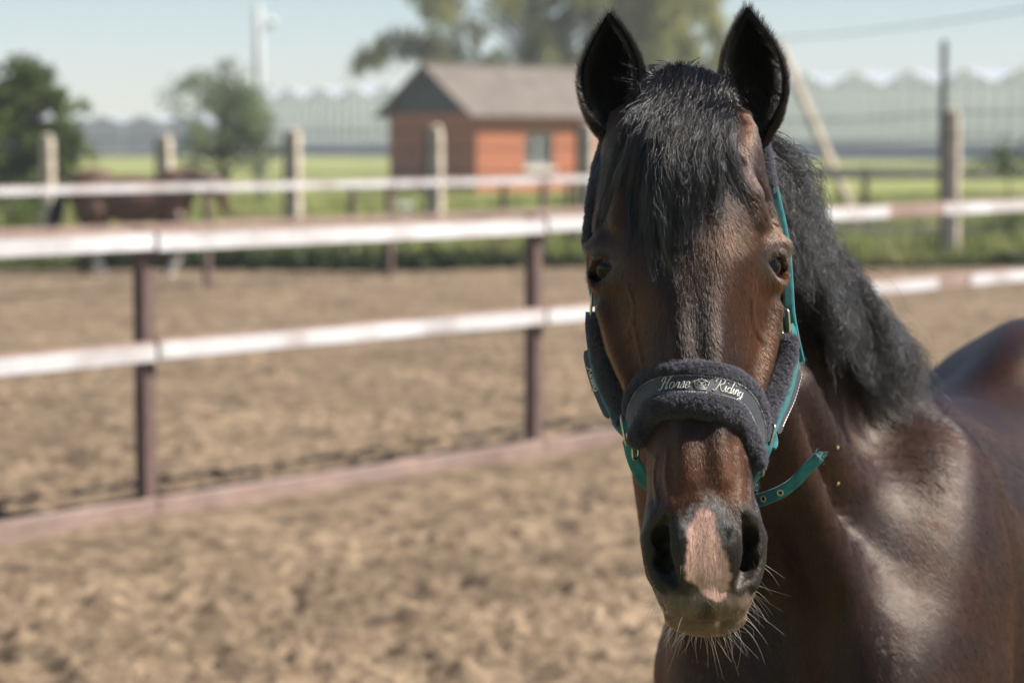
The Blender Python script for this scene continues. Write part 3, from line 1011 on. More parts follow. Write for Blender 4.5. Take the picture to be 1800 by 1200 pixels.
V, Q, C, q_ = far_horse()
M_FAR = bpy.data.materials.new('dark_bay_coat')
M_FAR.use_nodes = True
nt = M_FAR.node_tree
at_ = node(nt, 'ShaderNodeAttribute', attribute_name='coat')
nt.links.new(at_.outputs['Color'], nt.nodes['Principled BSDF'].inputs['Base Color'])
nt.nodes['Principled BSDF'].inputs['Roughness'].default_value = 0.5
fh = mesh_np('horse', V, Q, M_FAR)
point_colour(fh, C)
tag(fh, 'distant dark bay horse with white socks, side on behind the fences', 'horse')
M_FARHAIR = mat('black_tail_hair', (0.012, 0.010, 0.009), (0.008, 0.007, 0.006), 20, 0.5)
tm = MB()
rng_ = np.random.default_rng(5)
for i in range(60):
    o = rng_.normal(0, 0.03, 3)
    tm.tube([q_(128, 325) + o * 0.4, q_(108, 335) + o, q_(96, 375) + o * 1.4, q_(88 + rng_.normal(0, 3), 420) + o * 1.5], [0.012, 0.016, 0.014, 0.004], 4)
tm.build('tail', M_FARHAIR, fh)
tm = MB()
for i in range(70):
    t_ = rng_.random()
    p0 = q_(320 + 50 * t_, 303 + 3 * t_) + np.array([0, -0.02, -0.02]); o = rng_.normal(0, 0.02, 3)
    tm.tube([p0, p0 + np.array([-0.02, -0.12, -0.02]) + o, p0 + np.array([-0.03, -0.16, -0.18]) + o], [0.014, 0.014, 0.004], 4)
tm.build('mane', M_FARHAIR, fh)

# ------------------------------------------------------------------ the air
hz = MB().box((0, 330, 14), (420, 390, 16.5)).build('haze', bpy.data.materials.new('summer_haze'))
hm_ = hz.data.materials[0]
hm_.use_nodes = True
hm_.node_tree.nodes.remove(hm_.node_tree.nodes['Principled BSDF'])
pv = node(hm_.node_tree, 'ShaderNodeVolumePrincipled', i_Density=0.0008)
pv.inputs['Color'].default_value = (0.90, 0.94, 1.0, 1)
hm_.node_tree.links.new(pv.outputs[0], hm_.node_tree.nodes['Material Output'].inputs['Volume'])
tag(hz, 'thin summer haze in front of the far greenhouse', 'haze', kind='stuff')

# ================================================================== the bay horse
D0 = 2.70                                        # depth of the face's reference plane
# row in the photo, then seven landmarks of the cross-section: half-width (photo px) and depth (mm from D0)
SEC = [
    (158, 128, (14, 129), (24, 135), (30, 150), (26, 168), (14, 178), 182),
    (166, 112, (30, 113), (52, 124), (66, 150), (56, 185), (30, 204), 210),
    (180, 90, (46, 94), (82, 110), (98, 148), (86, 192), (46, 222), 230),
    (205, 68, (55, 73), (104, 94), (122, 140), (112, 195), (60, 235), 245),
    (250, 45, (62, 50), (115, 75), (136, 125), (128, 190), (70, 240), 250),
    (300, 26, (62, 32), (115, 58), (143, 112), (138, 185), (75, 238), 250),
    (350, 12, (62, 18), (118, 46), (152, 98), (145, 180), (78, 232), 246),
    (400, 0, (62, 6), (122, 36), (162, 86), (150, 170), (80, 226), 240),
    (440, -9, (62, -4), (120, 27), (162, 78), (152, 165), (82, 220), 234),
    (480, -18, (57, -12), (113, 21), (158, 76), (152, 160), (82, 214), 228),
    (520, -27, (50, -20), (103, 15), (155, 75), (153, 155), (82, 206), 220),
    (560, -36, (44, -28), (94, 8), (154, 74), (154, 150), (82, 196), 210),
    (600, -45, (41, -37), (86, 0), (150, 70), (154, 142), (80, 184), 198),
    (640, -54, (40, -46), (80, -10), (138, 58), (148, 128), (78, 166), 180),
    (680, -63, (40, -55), (77, -20), (120, 42), (132, 108), (72, 142), 154),
    (720, -72, (42, -64), (76, -32), (105, 22), (107, 82), (62, 112), 122),
    (760, -81, (46, -73), (78, -44), (97, 0), (92, 52), (54, 82), 92),
    (800, -90, (50, -83), (80, -55), (92, -15), (82, 32), (48, 58), 66),
    (850, -100, (54, -94), (84, -66), (93, -32), (80, 10), (46, 34), 42),
    (900, -110, (60, -104), (90, -76), (98, -48), (84, -10), (46, 14), 22),
    (950, -117, (62, -111), (93, -84), (101, -58), (86, -26), (46, -2), 4),
    (1000, -119, (60, -113), (90, -88), (98, -64), (86, -36), (44, -16), -10),
    (1040, -114, (56, -109), (82, -88), (90, -68), (74, -46), (40, -30), -26),
    (1068, -106, (50, -102), (70, -87), (76, -70), (62, -54), (36, -42), -38),
    (1084, -97, (38, -94), (54, -84), (58, -73), (48, -60), (28, -52), -49),
    (1090, -88, (20, -87), (30, -82), (33, -74), (28, -66), (16, -62), -60),
]
YC = ([100, 450, 650, 760, 850, 950, 1120], [2.82, 2.77, 2.77, 2.70, 2.655, 2.635, 2.63])


def yc(row):
    return np.interp(row, *YC)


def row_z(row):
    return at(900, float(row), float(yc(row))).z


rows_f = np.linspace(SEC[0][0], SEC[-1][0], 330)
_L = np.array([[(0, s[1])] + [p for p in s[2:7]] + [(0, s[7])] for s in SEC], float)
LM = pchip([s[0] for s in SEC], _L, rows_f)                      # (330, 7, 2)
LM[:, :, 0] *= (yc(rows_f) / FPX)[:, None]
LM[:, :, 1] = LM[:, :, 1] / 1000 + D0
HZ = np.array([row_z(r) for r in rows_f])                        # descending with row
X0_of = lambda z: 0.2115 - (z - 1.28) * 0.028                    # slight roll of the head
TH = np.linspace(0, math.pi, 181)
HVC = 0.42 * LM[:, 0, 1] + 0.58 * LM[:, 6, 1]
HR = np.zeros((len(rows_f), len(TH)))
SECT = []
for i in range(len(rows_f)):
    L = LM[i]
    G = np.vstack([L[1] * (-1, 1), L, L[5] * (-1, 1)])
    C = catmull(G, 14)[14:-14]
    SECT.append(C)
    th = np.unwrap(np.arctan2(C[:, 0], -(C[:, 1] - HVC[i])))
    rr = np.hypot(C[:, 0], C[:, 1] - HVC[i])
    o = np.argsort(th)
    HR[i] = np.interp(TH, th[o], rr[o])
HZa, HRa, HVCa = HZ[::-1], HR[::-1], HVC[::-1]                   # ascending z


def head_rvc(z, th):
    fi = np.interp(z, HZa, np.arange(len(HZa)))
    i = np.clip(fi.astype(int), 0, len(HZa) - 2); t = fi - i
    ft = np.clip(np.abs(th) / math.pi * 180, 0, 179.999)
    j = ft.astype(int); s = ft - j
    r = (HRa[i, j] * (1 - t) + HRa[i + 1, j] * t) * (1 - s) + (HRa[i, j + 1] * (1 - t) + HRa[i + 1, j + 1] * t) * s
    return r, HVCa[i] * (1 - t) + HVCa[i + 1] * t


def head_pt(th, z, off=0.0):
    """Point on the face at angle th (0 = front, + = viewer's right) and height z, lifted by off."""
    th = np.atleast_1d(np.asarray(th, float)); z = np.broadcast_to(np.asarray(z, float), th.shape)
    r, vc = head_rvc(z, th)
    r = r + off
    return np.stack([X0_of(z) + r * np.sin(th), vc - r * np.cos(th), z], -1)


def front_v(u, z):
    """Depth of the face surface in front at lateral offset u (m)."""
    u = np.abs(np.atleast_1d(u)); z = np.broadcast_to(z, u.shape)
    lo, hi = np.zeros(u.shape), np.full(u.shape, math.pi * 0.62)
    for _ in range(22):
        m = 0.5 * (lo + hi)
        r, vc = head_rvc(z, m)
        g = r * np.sin(m) < u
        lo = np.where(g, m, lo); hi = np.where(g, hi, m)
    r, vc = head_rvc(z, lo)
    return vc - r * np.cos(lo)


def hpx(px, row, v):
    """World point at photo pixel and depth v (mm from D0)."""
    return np.array(at(px, row, D0 + v / 1000))


# ---- body field: neck, trunk, legs
bf = Field(np.arange(-0.15, 1.75, 0.014), np.arange(2.55, 5.75, 0.014), np.arange(-0.06, 1.95, 0.014))
AX = np.array([0.296, 0.955, 0.0]); AX /= np.linalg.norm(AX)      # body axis, pointing to the tail
LT = np.array([AX[1], -AX[0], 0.0])                              # lateral, viewer's right
UP = np.array([0, 0, 1.0])
AX2 = np.array([0.415, 0.915, 0.0]); AX2 /= np.linalg.norm(AX2)  # the trunk bends a little to the right behind the withers
LT2 = np.array([AX2[1], -AX2[0], 0.0])
neck = np.array([
    (0.206, 2.900, 1.665, 0.105, 0.066), (0.212, 3.000, 1.615, 0.145, 0.074), (0.232, 3.120, 1.540, 0.185, 0.082),
    (0.252, 3.225, 1.450, 0.212, 0.082), (0.294, 3.330, 1.355, 0.238, 0.092), (0.356, 3.430, 1.255, 0.266, 0.112),
    (0.455, 3.550, 1.160, 0.285, 0.150)])
nk = catmull(neck, 4)
for i in range(len(nk)):
    a = nk[min(i + 1, len(nk) - 1), :3] - nk[max(i - 1, 0), :3]
    ln = np.linalg.norm(a); a = a / ln
    u = UP - a * (a @ UP); u /= np.linalg.norm(u)
    l = np.cross(a, u)
    bf.ell(nk[i, :3], (max(ln * 0.9, 0.06), nk[i, 3], nk[i, 4]), (a, u, l), 0.045)
CH = np.array([0.45, 3.40, 1.03])
R3 = (LT, AX, UP)
bf.ell(CH + AX * 0.10, (0.19, 0.24, 0.27), R3, 0.08)
tl = np.array([AX[0] * 0.35, AX[1] * 0.35, 0.94]); tl /= np.linalg.norm(tl)
tf = np.cross(LT, tl)
for sgn in (-1, 1):
    bf.ell(CH + LT * (0.135 if sgn > 0 else 0.120) * sgn + AX * 0.06 + UP * (0.01 if sgn > 0 else -0.09), (0.118, 0.18, 0.32 if sgn > 0 else 0.25), (LT, tf, tl), 0.075)
    bf.ell(CH + LT * 0.105 * sgn - AX * 0.09 - UP * 0.10, (0.095, 0.13, 0.19), (LT, AX, UP), 0.06)
for (t, lat, z, rl, rv) in [(0.30, 0, 1.06, 0.245, 0.30), (0.50, 0, 1.04, 0.275, 0.305), (0.75, 0, 1.00, 0.295, 0.315), (1.0, 0, 1.00, 0.295, 0.315), (1.22, 0, 1.05, 0.26, 0.29)]:
    bf.ell(CH + (AX + (AX2 - AX) * min(1, max(0, (t - 0.3) / 0.6))) * t + UP * (z - CH[2]), (rl, 0.26, rv), R3, 0.10)
bf.ell(CH + AX * 0.30 + UP * 0.285, (0.075, 0.17, 0.075), R3, 0.09)          # withers
for sgn in (-1, 1):
    bf.ell(CH + AX2 * 1.36 + LT2 * 0.11 * sgn + UP * 0.045, (0.165, 0.27, 0.28), R3, 0.08)
    bf.ell(CH + AX2 * 1.47 + LT2 * 0.13 * sgn - UP * 0.16, (0.12, 0.19, 0.24), R3, 0.07)
bf.ell(CH + AX2 * 1.27 + UP * 0.285, (0.085, 0.27, 0.10), R3, 0.10)             # croup
for sgn in (-1, 1):
    fl = CH + LT * 0.135 * sgn
    P = [fl - UP * 0.05 + AX * 0.02, fl - UP * 0.30 + AX * 0.06, fl - UP * 0.54 + AX * 0.03, fl - UP * 0.60 + AX * 0.02, fl - UP * 0.84 + AX * 0.03, fl - UP * 0.93 - AX * 0.03, fl - UP * 0.985 - AX * 0.06]
    bf.chain(P, [0.12, 0.085, 0.05, 0.048, 0.033, 0.042, 0.06], 0.025)
    hl = CH + AX2 * 1.45 + LT2 * 0.14 * sgn
    P = [hl - UP * 0.10, hl - UP * 0.30 - AX2 * 0.05, hl - UP * 0.50 + AX * 0.16, hl - UP * 0.56 + AX * 0.18, hl - UP * 0.84 + AX * 0.10, hl - UP * 0.93 + AX * 0.05, hl - UP * 0.985 + AX * 0.02]
    bf.chain(P, [0.16, 0.12, 0.062, 0.055, 0.036, 0.043, 0.06], 0.03)
# muscle relief on the neck and shoulder
bf.chain([(0.300, 3.07, 1.50), (0.368, 3.17, 1.33), (0.446, 3.25, 1.14), (0.495, 3.29, 0.96)], [0.024, 0.030, 0.036, 0.04], 0.085)
bf.chain([(0.385, 3.25, 1.42), (0.470, 3.33, 1.26), (0.555, 3.36, 1.10)], [0.020, 0.028, 0.030], 0.08)
bf.chain([CH + LT * 0.25 + AX * 0.16 + UP * 0.30, CH + LT * 0.285 + AX * 0.17 + UP * 0.02, CH + LT * 0.28 + AX * 0.12 - UP * 0.25], [0.008, 0.011, 0.009], 0.05, '-')


# ---- fine grid: dense round the head
def axis_grid(lo, a, b, hi, fine, coarse):
    def ramp(x0, x1):
        out, x, h = [], x0, fine
        while x < x1:
            h = min(h * 1.22, coarse); x += h; out.append(x)
        return out
    mid = list(np.arange(a, b, fine))
    left = [a - (q - a) for q in ramp(a, 2 * a - lo)][::-1]
    return np.array(left + mid + ramp(mid[-1], hi), np.float32)


FINE = 0.0027
hg = (axis_grid(-0.14, 0.075, 0.345, 1.74, FINE, 0.02), axis_grid(2.55, 2.565, 2.90, 5.74, FINE, 0.02), axis_grid(-0.05, 1.11, 1.73, 1.93, FINE, 0.02))
hf = Field(*hg)
hf.f = bf.resample(*hg).astype(np.float32)
sl, X, Y, Z = hf.sub((0.02, 2.5, 1.0), (0.42, 3.05, 1.86))
zz = np.broadcast_to(Z, hf.f[sl].shape).ravel()
xx = (X - X0_of(Z) + 0 * Y)
fi = np.interp(Z.ravel(), HZa, np.arange(len(HZa)))
i0 = np.clip(fi.astype(int), 0, len(HZa) - 2); tz = fi - i0
vcz = (HVCa[i0] * (1 - tz) + HVCa[i0 + 1] * tz)[None, None, :]
th = np.abs(np.arctan2(xx, -(Y - vcz)))
ft = np.clip(th / math.pi * 180, 0, 179.99); j0 = ft.astype(np.int32); sj = ft - j0
I0 = np.broadcast_to(i0[None, None, :], j0.shape); TZ = np.broadcast_to(tz[None, None, :], j0.shape)
rr = (HRa[I0, j0] * (1 - TZ) + HRa[I0 + 1, j0] * TZ) * (1 - sj) + (HRa[I0, j0 + 1] * (1 - TZ) + HRa[I0 + 1, j0 + 1] * TZ) * sj
dh = np.hypot(xx, Y - vcz) - rr
dz = np.maximum(np.maximum(Z - HZa[-1], HZa[0] - Z), 0)
dh = np.where(dz > 0, np.hypot(np.maximum(dh, 0), dz), dh)
hf.f[sl] = smin(hf.f[sl], (dh * 0.85).astype(np.float32), 0.03)


def mirror(fn):
    for s in (-1, 1):
        fn(s)


def hm(u, row, v, s=1):
    """Head point: half-offset u in px (at its own depth), row, depth v mm; s = side."""
    p = hpx(900, row, v)
    return np.array([X0_of(p[2]) + s * u * (D0 + v / 1000) / FPX, p[1], p[2]])


EYES = []


def eye_relief(s):
    drop = 6 if s < 0 else 0
    c = hm(127, 466 + drop, 76, s)
    g = np.array([0.74 * s, -0.67, 0.02]); g /= np.linalg.norm(g)          # gaze
    up = UP - g * (g @ UP); up /= np.linalg.norm(up)
    fw = np.cross(up, g) * (1 if s > 0 else -1)                            # towards the face's midline/front
    EYES.append((s, c, g, up, fw))
    c = c
    hf.ell(c + g * 0.0015 - up * 0.001, (0.0245, 0.032, 0.029), (g, fw, up), 0.026)     # orbit
    hf.chain([c + g * 0.012 + up * 0.022 + fw * 0.026, c + g * 0.021 + up * 0.023, c + g * 0.014 + up * 0.021 - fw * 0.024], [0.007, 0.0085, 0.007], 0.016)   # brow
    # hollow above the eye and the ridge round it
    hf.chain([hm(130, 326, 66, s), hm(139, 352, 70, s), hm(145, 380, 72, s)], [0.007, 0.010, 0.007], 0.012, '-')
    for V_ in ([(112, 500, 24), (104, 530, 14), (106, 565, 16), (98, 600, 10), (92, 640, -4)], [(106, 565, 16), (122, 600, 36), (120, 640, 32)], [(78, 800, -52), (84, 840, -62), (80, 880, -72)], [(60, 790, -76), (66, 840, -86), (60, 880, -97)]):
        vp = np.array([hm(a_, b_, c_, s) for a_, b_, c_ in V_])
        vp[:, 1] = front_v(np.abs(vp[:, 0] - X0_of(vp[:, 2])), vp[:, 2])
        hf.chain(vp, [0.0016] * len(vp), 0.0045)
    hf.chain([hm(84, 296, 44, s), hm(106, 335, 42, s), hm(120, 380, 44, s)], [0.010, 0.012, 0.011], 0.014)
    # facial crest, cheek veins, nasal bone edge
    hf.chain([hm(146, 545, 60, s), hm(132, 610, 42, s), hm(108, 690, 12, s)], [0.009, 0.010, 0.007], 0.018)
    hf.chain([hm(24, 490, -2, s), hm(28, 600, -36, s), hm(29, 700, -58, s), hm(30, 800, -80, s), hm(30, 840, -88, s)], [0.003, 0.0065, 0.007, 0.006, 0.004], 0.016)
    # muzzle: soft pad beside the nose, then the nostril
    hf.chain([hm(74, 900, -66, s), hm(84, 945, -66, s), hm(82, 1000, -72, s)], [0.012, 0.015, 0.012], 0.014)
    n1 = [hm(66, 910, -98, s), hm(76, 938, -99, s), hm(77, 972, -101, s), hm(70, 1004, -107, s), hm(58, 1026, -114, s)]
    hf.chain([hm(54, 898, -92, s), hm(48, 930, -101, s), hm(45, 975, -106, s), hm(48, 1015, -107, s)], [0.007, 0.009, 0.009, 0.008], 0.012)   # inner wing
    hf.chain([hm(58, 898, -90, s), hm(82, 908, -80, s), hm(95, 945, -76, s), hm(94, 985, -82, s), hm(82, 1026, -94, s)], [0.007, 0.008, 0.009, 0.008, 0.007], 0.009)   # outer rim
    hf.chain(n1, [0.0055, 0.0115, 0.0125, 0.0115, 0.006], 0.004, '-')
    hf.chain([hm(76, 942, -92, s), hm(66, 960, -72, s)], [0.0125, 0.011], 0.004, '-')
    hf.chain([hm(75, 984, -96, s), hm(64, 990, -78, s)], [0.012, 0.010], 0.004, '-')


mirror(eye_relief)
# nasal groove, lips, chin
hf.ell(hm(0, 1058, -96), (0.043, 0.024, 0.020), None, 0.012)               # upper lip
hf.ell(hm(0, 1082, -74), (0.0455, 0.030, 0.0225), None, 0.004)             # lower lip
hf.ell(hm(0, 1060, -42), (0.040, 0.036, 0.030), None, 0.014)               # chin
for s in (-1, 1):
    hf.chain([hm(66, 1062, -88, s), hm(78, 1040, -66, s), hm(80, 1020, -45, s)], [0.0045, 0.004, 0.003], 0.006, '-')   # mouth corner


def eye_open(s, c, g, up, fw):
    sl, X, Y, Z = hf.sub(c - 0.05, c + 0.05)
    d = (X - c[0], Y - c[1], Z - c[2])
    a = d[0] * fw[0] + d[1] * fw[1] + d[2] * fw[2]
    b = d[0] * up[0] + d[1] * up[1] + d[2] * up[2]
    h = d[0] * g[0] + d[1] * g[1] + d[2] * g[2]
    b = b + 0.22 * a                                                       # the inner corner sits lower
    w, hu, hd = 0.0270, 0.0158, 0.0150
    q = 1 - (a / w) ** 2
    al = np.where(b > 0, b - hu * np.maximum(q, -1), -b - hd * np.maximum(q, -1))
    al = np.maximum(al, -h + 0.004)
    hf.f[sl] = smax(hf.f[sl], -al.astype(np.float32), 0.003)
    # rolled edge of the upper lid
    pts = np.array([c + fw * t * 0.025 + up * (0.0172 * (1 - t * t) + 0.0010 - 0.22 * t * 0.024) + g * 0.0225 * math.sqrt(max(0.05, 1 - 0.85 * t * t)) for t in np.linspace(-0.95, 0.95, 11)])
    hf.chain(pts, [0.0026] * 11, 0.0025)
    # lid folds above the opening
    for off, r in ((0.0236, 0.0020), (0.0280, 0.0013)):
        pts = [c + fw * t * 0.022 + up * (off - 0.0075 * t * t * 1.6 - 0.22 * t * 0.022) for t in np.linspace(-1, 1, 9)]
        pts = np.array(pts)
        f0 = hf.at(pts)
        for _ in range(30):
            pts = pts + np.outer(np.clip(-hf.at(pts), -0.004, 0.004), g)
        hf.chain(pts, [r] * 9, 0.002, '-')


for e in EYES:
    eye_open(*e)

HV, HQ = hf.mesh()
HV = smooth_mesh(HV, HQ, 3)


# ---- ears: curled leaves joined into the same mesh
def ear(tip, base, w_px, lean, s):
    """Curled ear from base (px, row) to tip; returns vertices and quads of a closed shell."""
    Yd = 2.845
    B, T = np.array(at(*base, Yd + 0.005)), np.array(at(*tip, Yd + 0.015))
    ax = T - B; H = np.linalg.norm(ax); ax /= H
    face = np.array([lean, -1.0, 0.0]); face -= ax * (face @ ax); face /= np.linalg.norm(face)
    lat = np.cross(ax, face); lat *= np.sign(lat[0])
    S = np.linspace(0, 1, 44)
    wk = np.interp(S, [0, 0.08, 0.2, 0.35, 0.5, 0.65, 0.78, 0.88, 0.95, 1], [0.36, 0.52, 0.80, 0.97, 1.0, 0.90, 0.66, 0.40, 0.20, 0.03])
    wk = np.convolve(np.r_[wk[0], wk[0], wk, wk[-1], wk[-1]], [0.1, 0.2, 0.4, 0.2, 0.1], 'valid')
    w = wk * w_px * 0.5 * Yd / FPX
    dp = w * np.interp(S, [0, 0.3, 1], [1.15, 1.0, 0.75])
    pm = np.radians(np.interp(S, [0, 0.15, 0.35, 0.6, 1], [165, 150, 122, 100, 88]))
    NA = 30
    rings = []
    bend = np.sin(S * math.pi) * 0.004 * s
    for th_, out in ((0.0, True), (0.0032, False)):
        Vs = []
        for i in range(len(S)):
            ph = np.linspace(-pm[i], pm[i], NA)
            k = np.clip(1 - th_ / max(w[i], 1e-4), 0.0, 1) if not out else 1
            th2 = ph
            xw = w[i] * k * np.sin(th2)
            yd = dp[i] * k * np.cos(th2)
            c = B + ax * (S[i] * H) + lat * bend[i]
            Vs.append(c + np.outer(xw, lat) - np.outer(yd, face))
        rings.append(np.array(Vs))
    V = np.concatenate([rings[0].reshape(-1, 3), rings[1].reshape(-1, 3)])
    n, off = NA, len(S) * NA
    q = []
    for i in range(len(S) - 1):
        for j in range(NA - 1):
            a, b, c, d = i * n + j, i * n + j + 1, (i + 1) * n + j + 1, (i + 1) * n + j
            q.append((a, d, c, b)); q.append((off + a, off + b, off + c, off + d))
        for j in (0, NA - 1):
            a, d = i * n + j, (i + 1) * n + j
            q.append((a, off + a, off + d, d) if j else (a, d, off + d, off + a))
    return V, np.array(q)


EARS = [ear((1071, 24), (1092, 262), 112, -0.28, -1), ear((1314, 14), (1322, 262), 112, 0.18, 1)]
V_all, Q_all, n0 = [HV], [HQ], len(HV)
for (ev, eq) in EARS:
    V_all.append(ev); Q_all.append(eq + n0); n0 += len(ev)
NHEAD = len(HV)
HVt, HQt = np.vstack(V_all), np.vstack(Q_all)
HN = normals_of(HVt, HQt)


# ---- coat colours: the markings of the horse itself
def coat_colour(P, N):
    u = P[:, 0] - X0_of(P[:, 2]); z = P[:, 2]
    row = np.interp(z, HZa, rows_f[::-1])
    un = u / (yc(row) / FPX)                                   # px off the midline
    front = P[:, 1] < 3.0
    nz = fbm(P * 60, 3, 3) - 0.5
    nf = fbm(P * 210, 13, 3) - 0.5
    n2 = fbm(P * 14, 9, 3) - 0.5
    bay = np.array([0.0185, 0.0068, 0.0029]); lite = np.array([0.070, 0.0230, 0.0070]); dark = np.array([0.0055, 0.0040, 0.0036])
    grey = np.array([0.0150, 0.0115, 0.0092]); tan = np.array([0.120, 0.082, 0.060]); pink = np.array([0.50, 0.295, 0.240]); ash = np.array([0.20, 0.185, 0.18])
    C = bay * np.where(P[:, 1] > 3.0, 0.75, 1.0)[:, None] + (lite - bay) * (sstep(-0.15, 0.30, n2) * np.where(P[:, 1] > 3.0, 0.20, 0.45))[:, None]

    def mix(w, c):
        nonlocal C
        w = np.clip(w, 0, 1)[:, None]
        C = C * (1 - w) + c * w
    a = np.abs(un)
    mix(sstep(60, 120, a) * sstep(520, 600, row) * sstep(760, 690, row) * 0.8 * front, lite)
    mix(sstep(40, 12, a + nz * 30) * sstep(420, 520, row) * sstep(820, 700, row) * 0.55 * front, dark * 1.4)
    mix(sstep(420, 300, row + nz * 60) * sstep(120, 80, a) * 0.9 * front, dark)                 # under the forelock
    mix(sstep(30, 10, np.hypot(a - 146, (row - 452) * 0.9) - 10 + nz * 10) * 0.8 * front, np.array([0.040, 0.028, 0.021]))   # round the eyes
    mix(sstep(95, 60, a) * sstep(735, 775, row) * sstep(900, 850, row) * 0.75 * front, lite)
    mix(sstep(855, 930, row + nz * 70 + (a - 40) * 0.35) * front * (row > 780), grey)
    lipband = sstep(1012, 1046, row + nz * 50) * front
    mix(lipband * 0.85, tan)
    mix(sstep(30, 8, np.abs(un + 2) + nz * 40) * sstep(1030, 1052, row) * sstep(1092, 1070, row) * 0.7 * front, grey)
    # white mottled patch and pink snip on the nose
    fz = (N[:, 1] < -0.2) & front
    c = un - np.interp(row, [840, 900, 1040], [6, 4, 2])
    wash = np.interp(row, [842, 862, 885, 910, 940], [0, 20, 33, 44, 42])
    mix(sstep(10, -10, np.abs(c) - wash + nz * 50 + nf * 60) * sstep(836, 862, row + nz * 60) * sstep(960, 920, row) * (0.55 + 1.2 * nf) * fz, ash * 1.3)
    hwid = np.interp(row, [876, 890, 908, 928, 955, 985, 1005, 1020, 1034, 1044], [6, 18, 27, 31, 42, 45, 40, 32, 22, 0])
    c2 = un - np.interp(row, [880, 920, 1000, 1046], [-2, -6, 0, 18])
    mix(sstep(5, -5, np.abs(c2) - hwid * 0.82 + nz * 18 + nf * 12) * sstep(872, 890, row + nz * 24) * fz, pink * (1 + 0.10 * n2[:, None]))
    # black points and a darker chest front
    mix((P[:, 2] < 0.72 + n2 * 0.3) * (P[:, 1] > 2.9) * 0.85, dark)
    return np.maximum(C, 0.004)


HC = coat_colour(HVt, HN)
HC[NHEAD:] = np.array([0.006, 0.0045, 0.004])
in_n = np.zeros(len(HVt), bool)                                # inside of nostrils: bare dark skin
for s in (-1, 1):
    for q, r in ((hm(74, 950, -86, s), 0.0125), (hm(70, 978, -88, s), 0.0125), (hm(66, 966, -74, s), 0.013), (hm(74, 937, -92, s), 0.010), (hm(68, 1004, -102, s), 0.010)):
        in_n |= np.linalg.norm(HVt - q, axis=1) < r
HC[in_n] = np.array([0.012, 0.009, 0.008])


def skin_material():
    m = bpy.data.materials.new('bay_coat')
    m.use_nodes = True
    nt = m.node_tree
    b = nt.nodes['Principled BSDF']
    a = node(nt, 'ShaderNodeAttribute', attribute_name='coat')
    tc = node(nt, 'ShaderNodeTexCoord')
    mp = node(nt, 'ShaderNodeMapping'); mp.inputs['Scale'].default_value = (420, 420, 110)
    nt.links.new(tc.outputs['Object'], mp.inputs[0])
    nz = node(nt, 'ShaderNodeTexNoise', i_Scale=1.0, i_Detail=3.0)
    nt.links.new(mp.outputs[0], nz.inputs['Vector'])
    hs = node(nt, 'ShaderNodeHueSaturation')
    mr = node(nt, 'ShaderNodeMapRange'); mr.inputs['To Min'].default_value = 0.6; mr.inputs['To Max'].default_value = 1.4
    nt.links.new(nz.outputs['Fac'], mr.inputs['Value'])
    nt.links.new(mr.outputs[0], hs.inputs['Value'])
    nt.links.new(a.outputs['Color'], hs.inputs['Color'])
    hs2 = node(nt, 'ShaderNodeHueSaturation')
    nt.links.new(hs.outputs[0], hs2.inputs['Color'])
    nt.links.new(hs2.outputs[0], b.inputs['Base Color'])
    m2 = node(nt, 'ShaderNodeMapping'); m2.inputs['Scale'].default_value = (60, 60, 16)
    nt.links.new(tc.outputs['Object'], m2.inputs[0])
    n2 = node(nt, 'ShaderNodeTexNoise', i_Scale=1.0, i_Detail=6.0, i_Roughness=0.65)
    nt.links.new(m2.outputs[0], n2.inputs['Vector'])
    b2 = node(nt, 'ShaderNodeBump', i_Strength=0.22, i_Distance=0.006)
    nt.links.new(n2.outputs['Fac'], b2.inputs['Height'])
    rr_ = node(nt, 'ShaderNodeMapRange'); rr_.inputs['To Min'].default_value = 0.38; rr_.inputs['To Max'].default_value = 0.58
    nt.links.new(n2.outputs['Fac'], rr_.inputs['Value'])
    nt.links.new(rr_.outputs[0], b.inputs['Roughness'])
    rv_ = node(nt, 'ShaderNodeMapRange'); rv_.inputs['From Min'].default_value = 0.3; rv_.inputs['From Max'].default_value = 0.7; rv_.inputs['To Min'].default_value = 0.55; rv_.inputs['To Max'].default_value = 1.5
    nt.links.new(n2.outputs['Fac'], rv_.inputs['Value'])
    nt.links.new(rv_.outputs[0], hs2.inputs['Value'])
    bp = node(nt, 'ShaderNodeBump', i_Strength=0.30, i_Distance=0.002)
    nt.links.new(b2.outputs[0], bp.inputs['Normal'])
    nt.links.new(nz.outputs['Fac'], bp.inputs['Height'])
    nt.links.new(bp.outputs[0], b.inputs['Normal'])
    b.inputs['Roughness'].default_value = 0.47
    b.inputs['Specular IOR Level'].default_value = 0.27
    b.inputs['Specular Tint'].default_value = (1.0, 0.86, 0.74, 1)
    return m


M_COAT = skin_material()
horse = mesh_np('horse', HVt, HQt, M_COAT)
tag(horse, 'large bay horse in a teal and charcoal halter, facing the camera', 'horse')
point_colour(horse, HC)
M_EAR = mat('black_ear_skin', (0.008, 0.006, 0.0055), (0.005, 0.004, 0.004), 60, 0.95, spec=0.05)
horse.data.materials.append(M_EAR)
mi = np.zeros(len(horse.data.polygons), np.int32)
mi[len(HQ):] = 1
horse.data.polygons.foreach_set('material_index', mi)

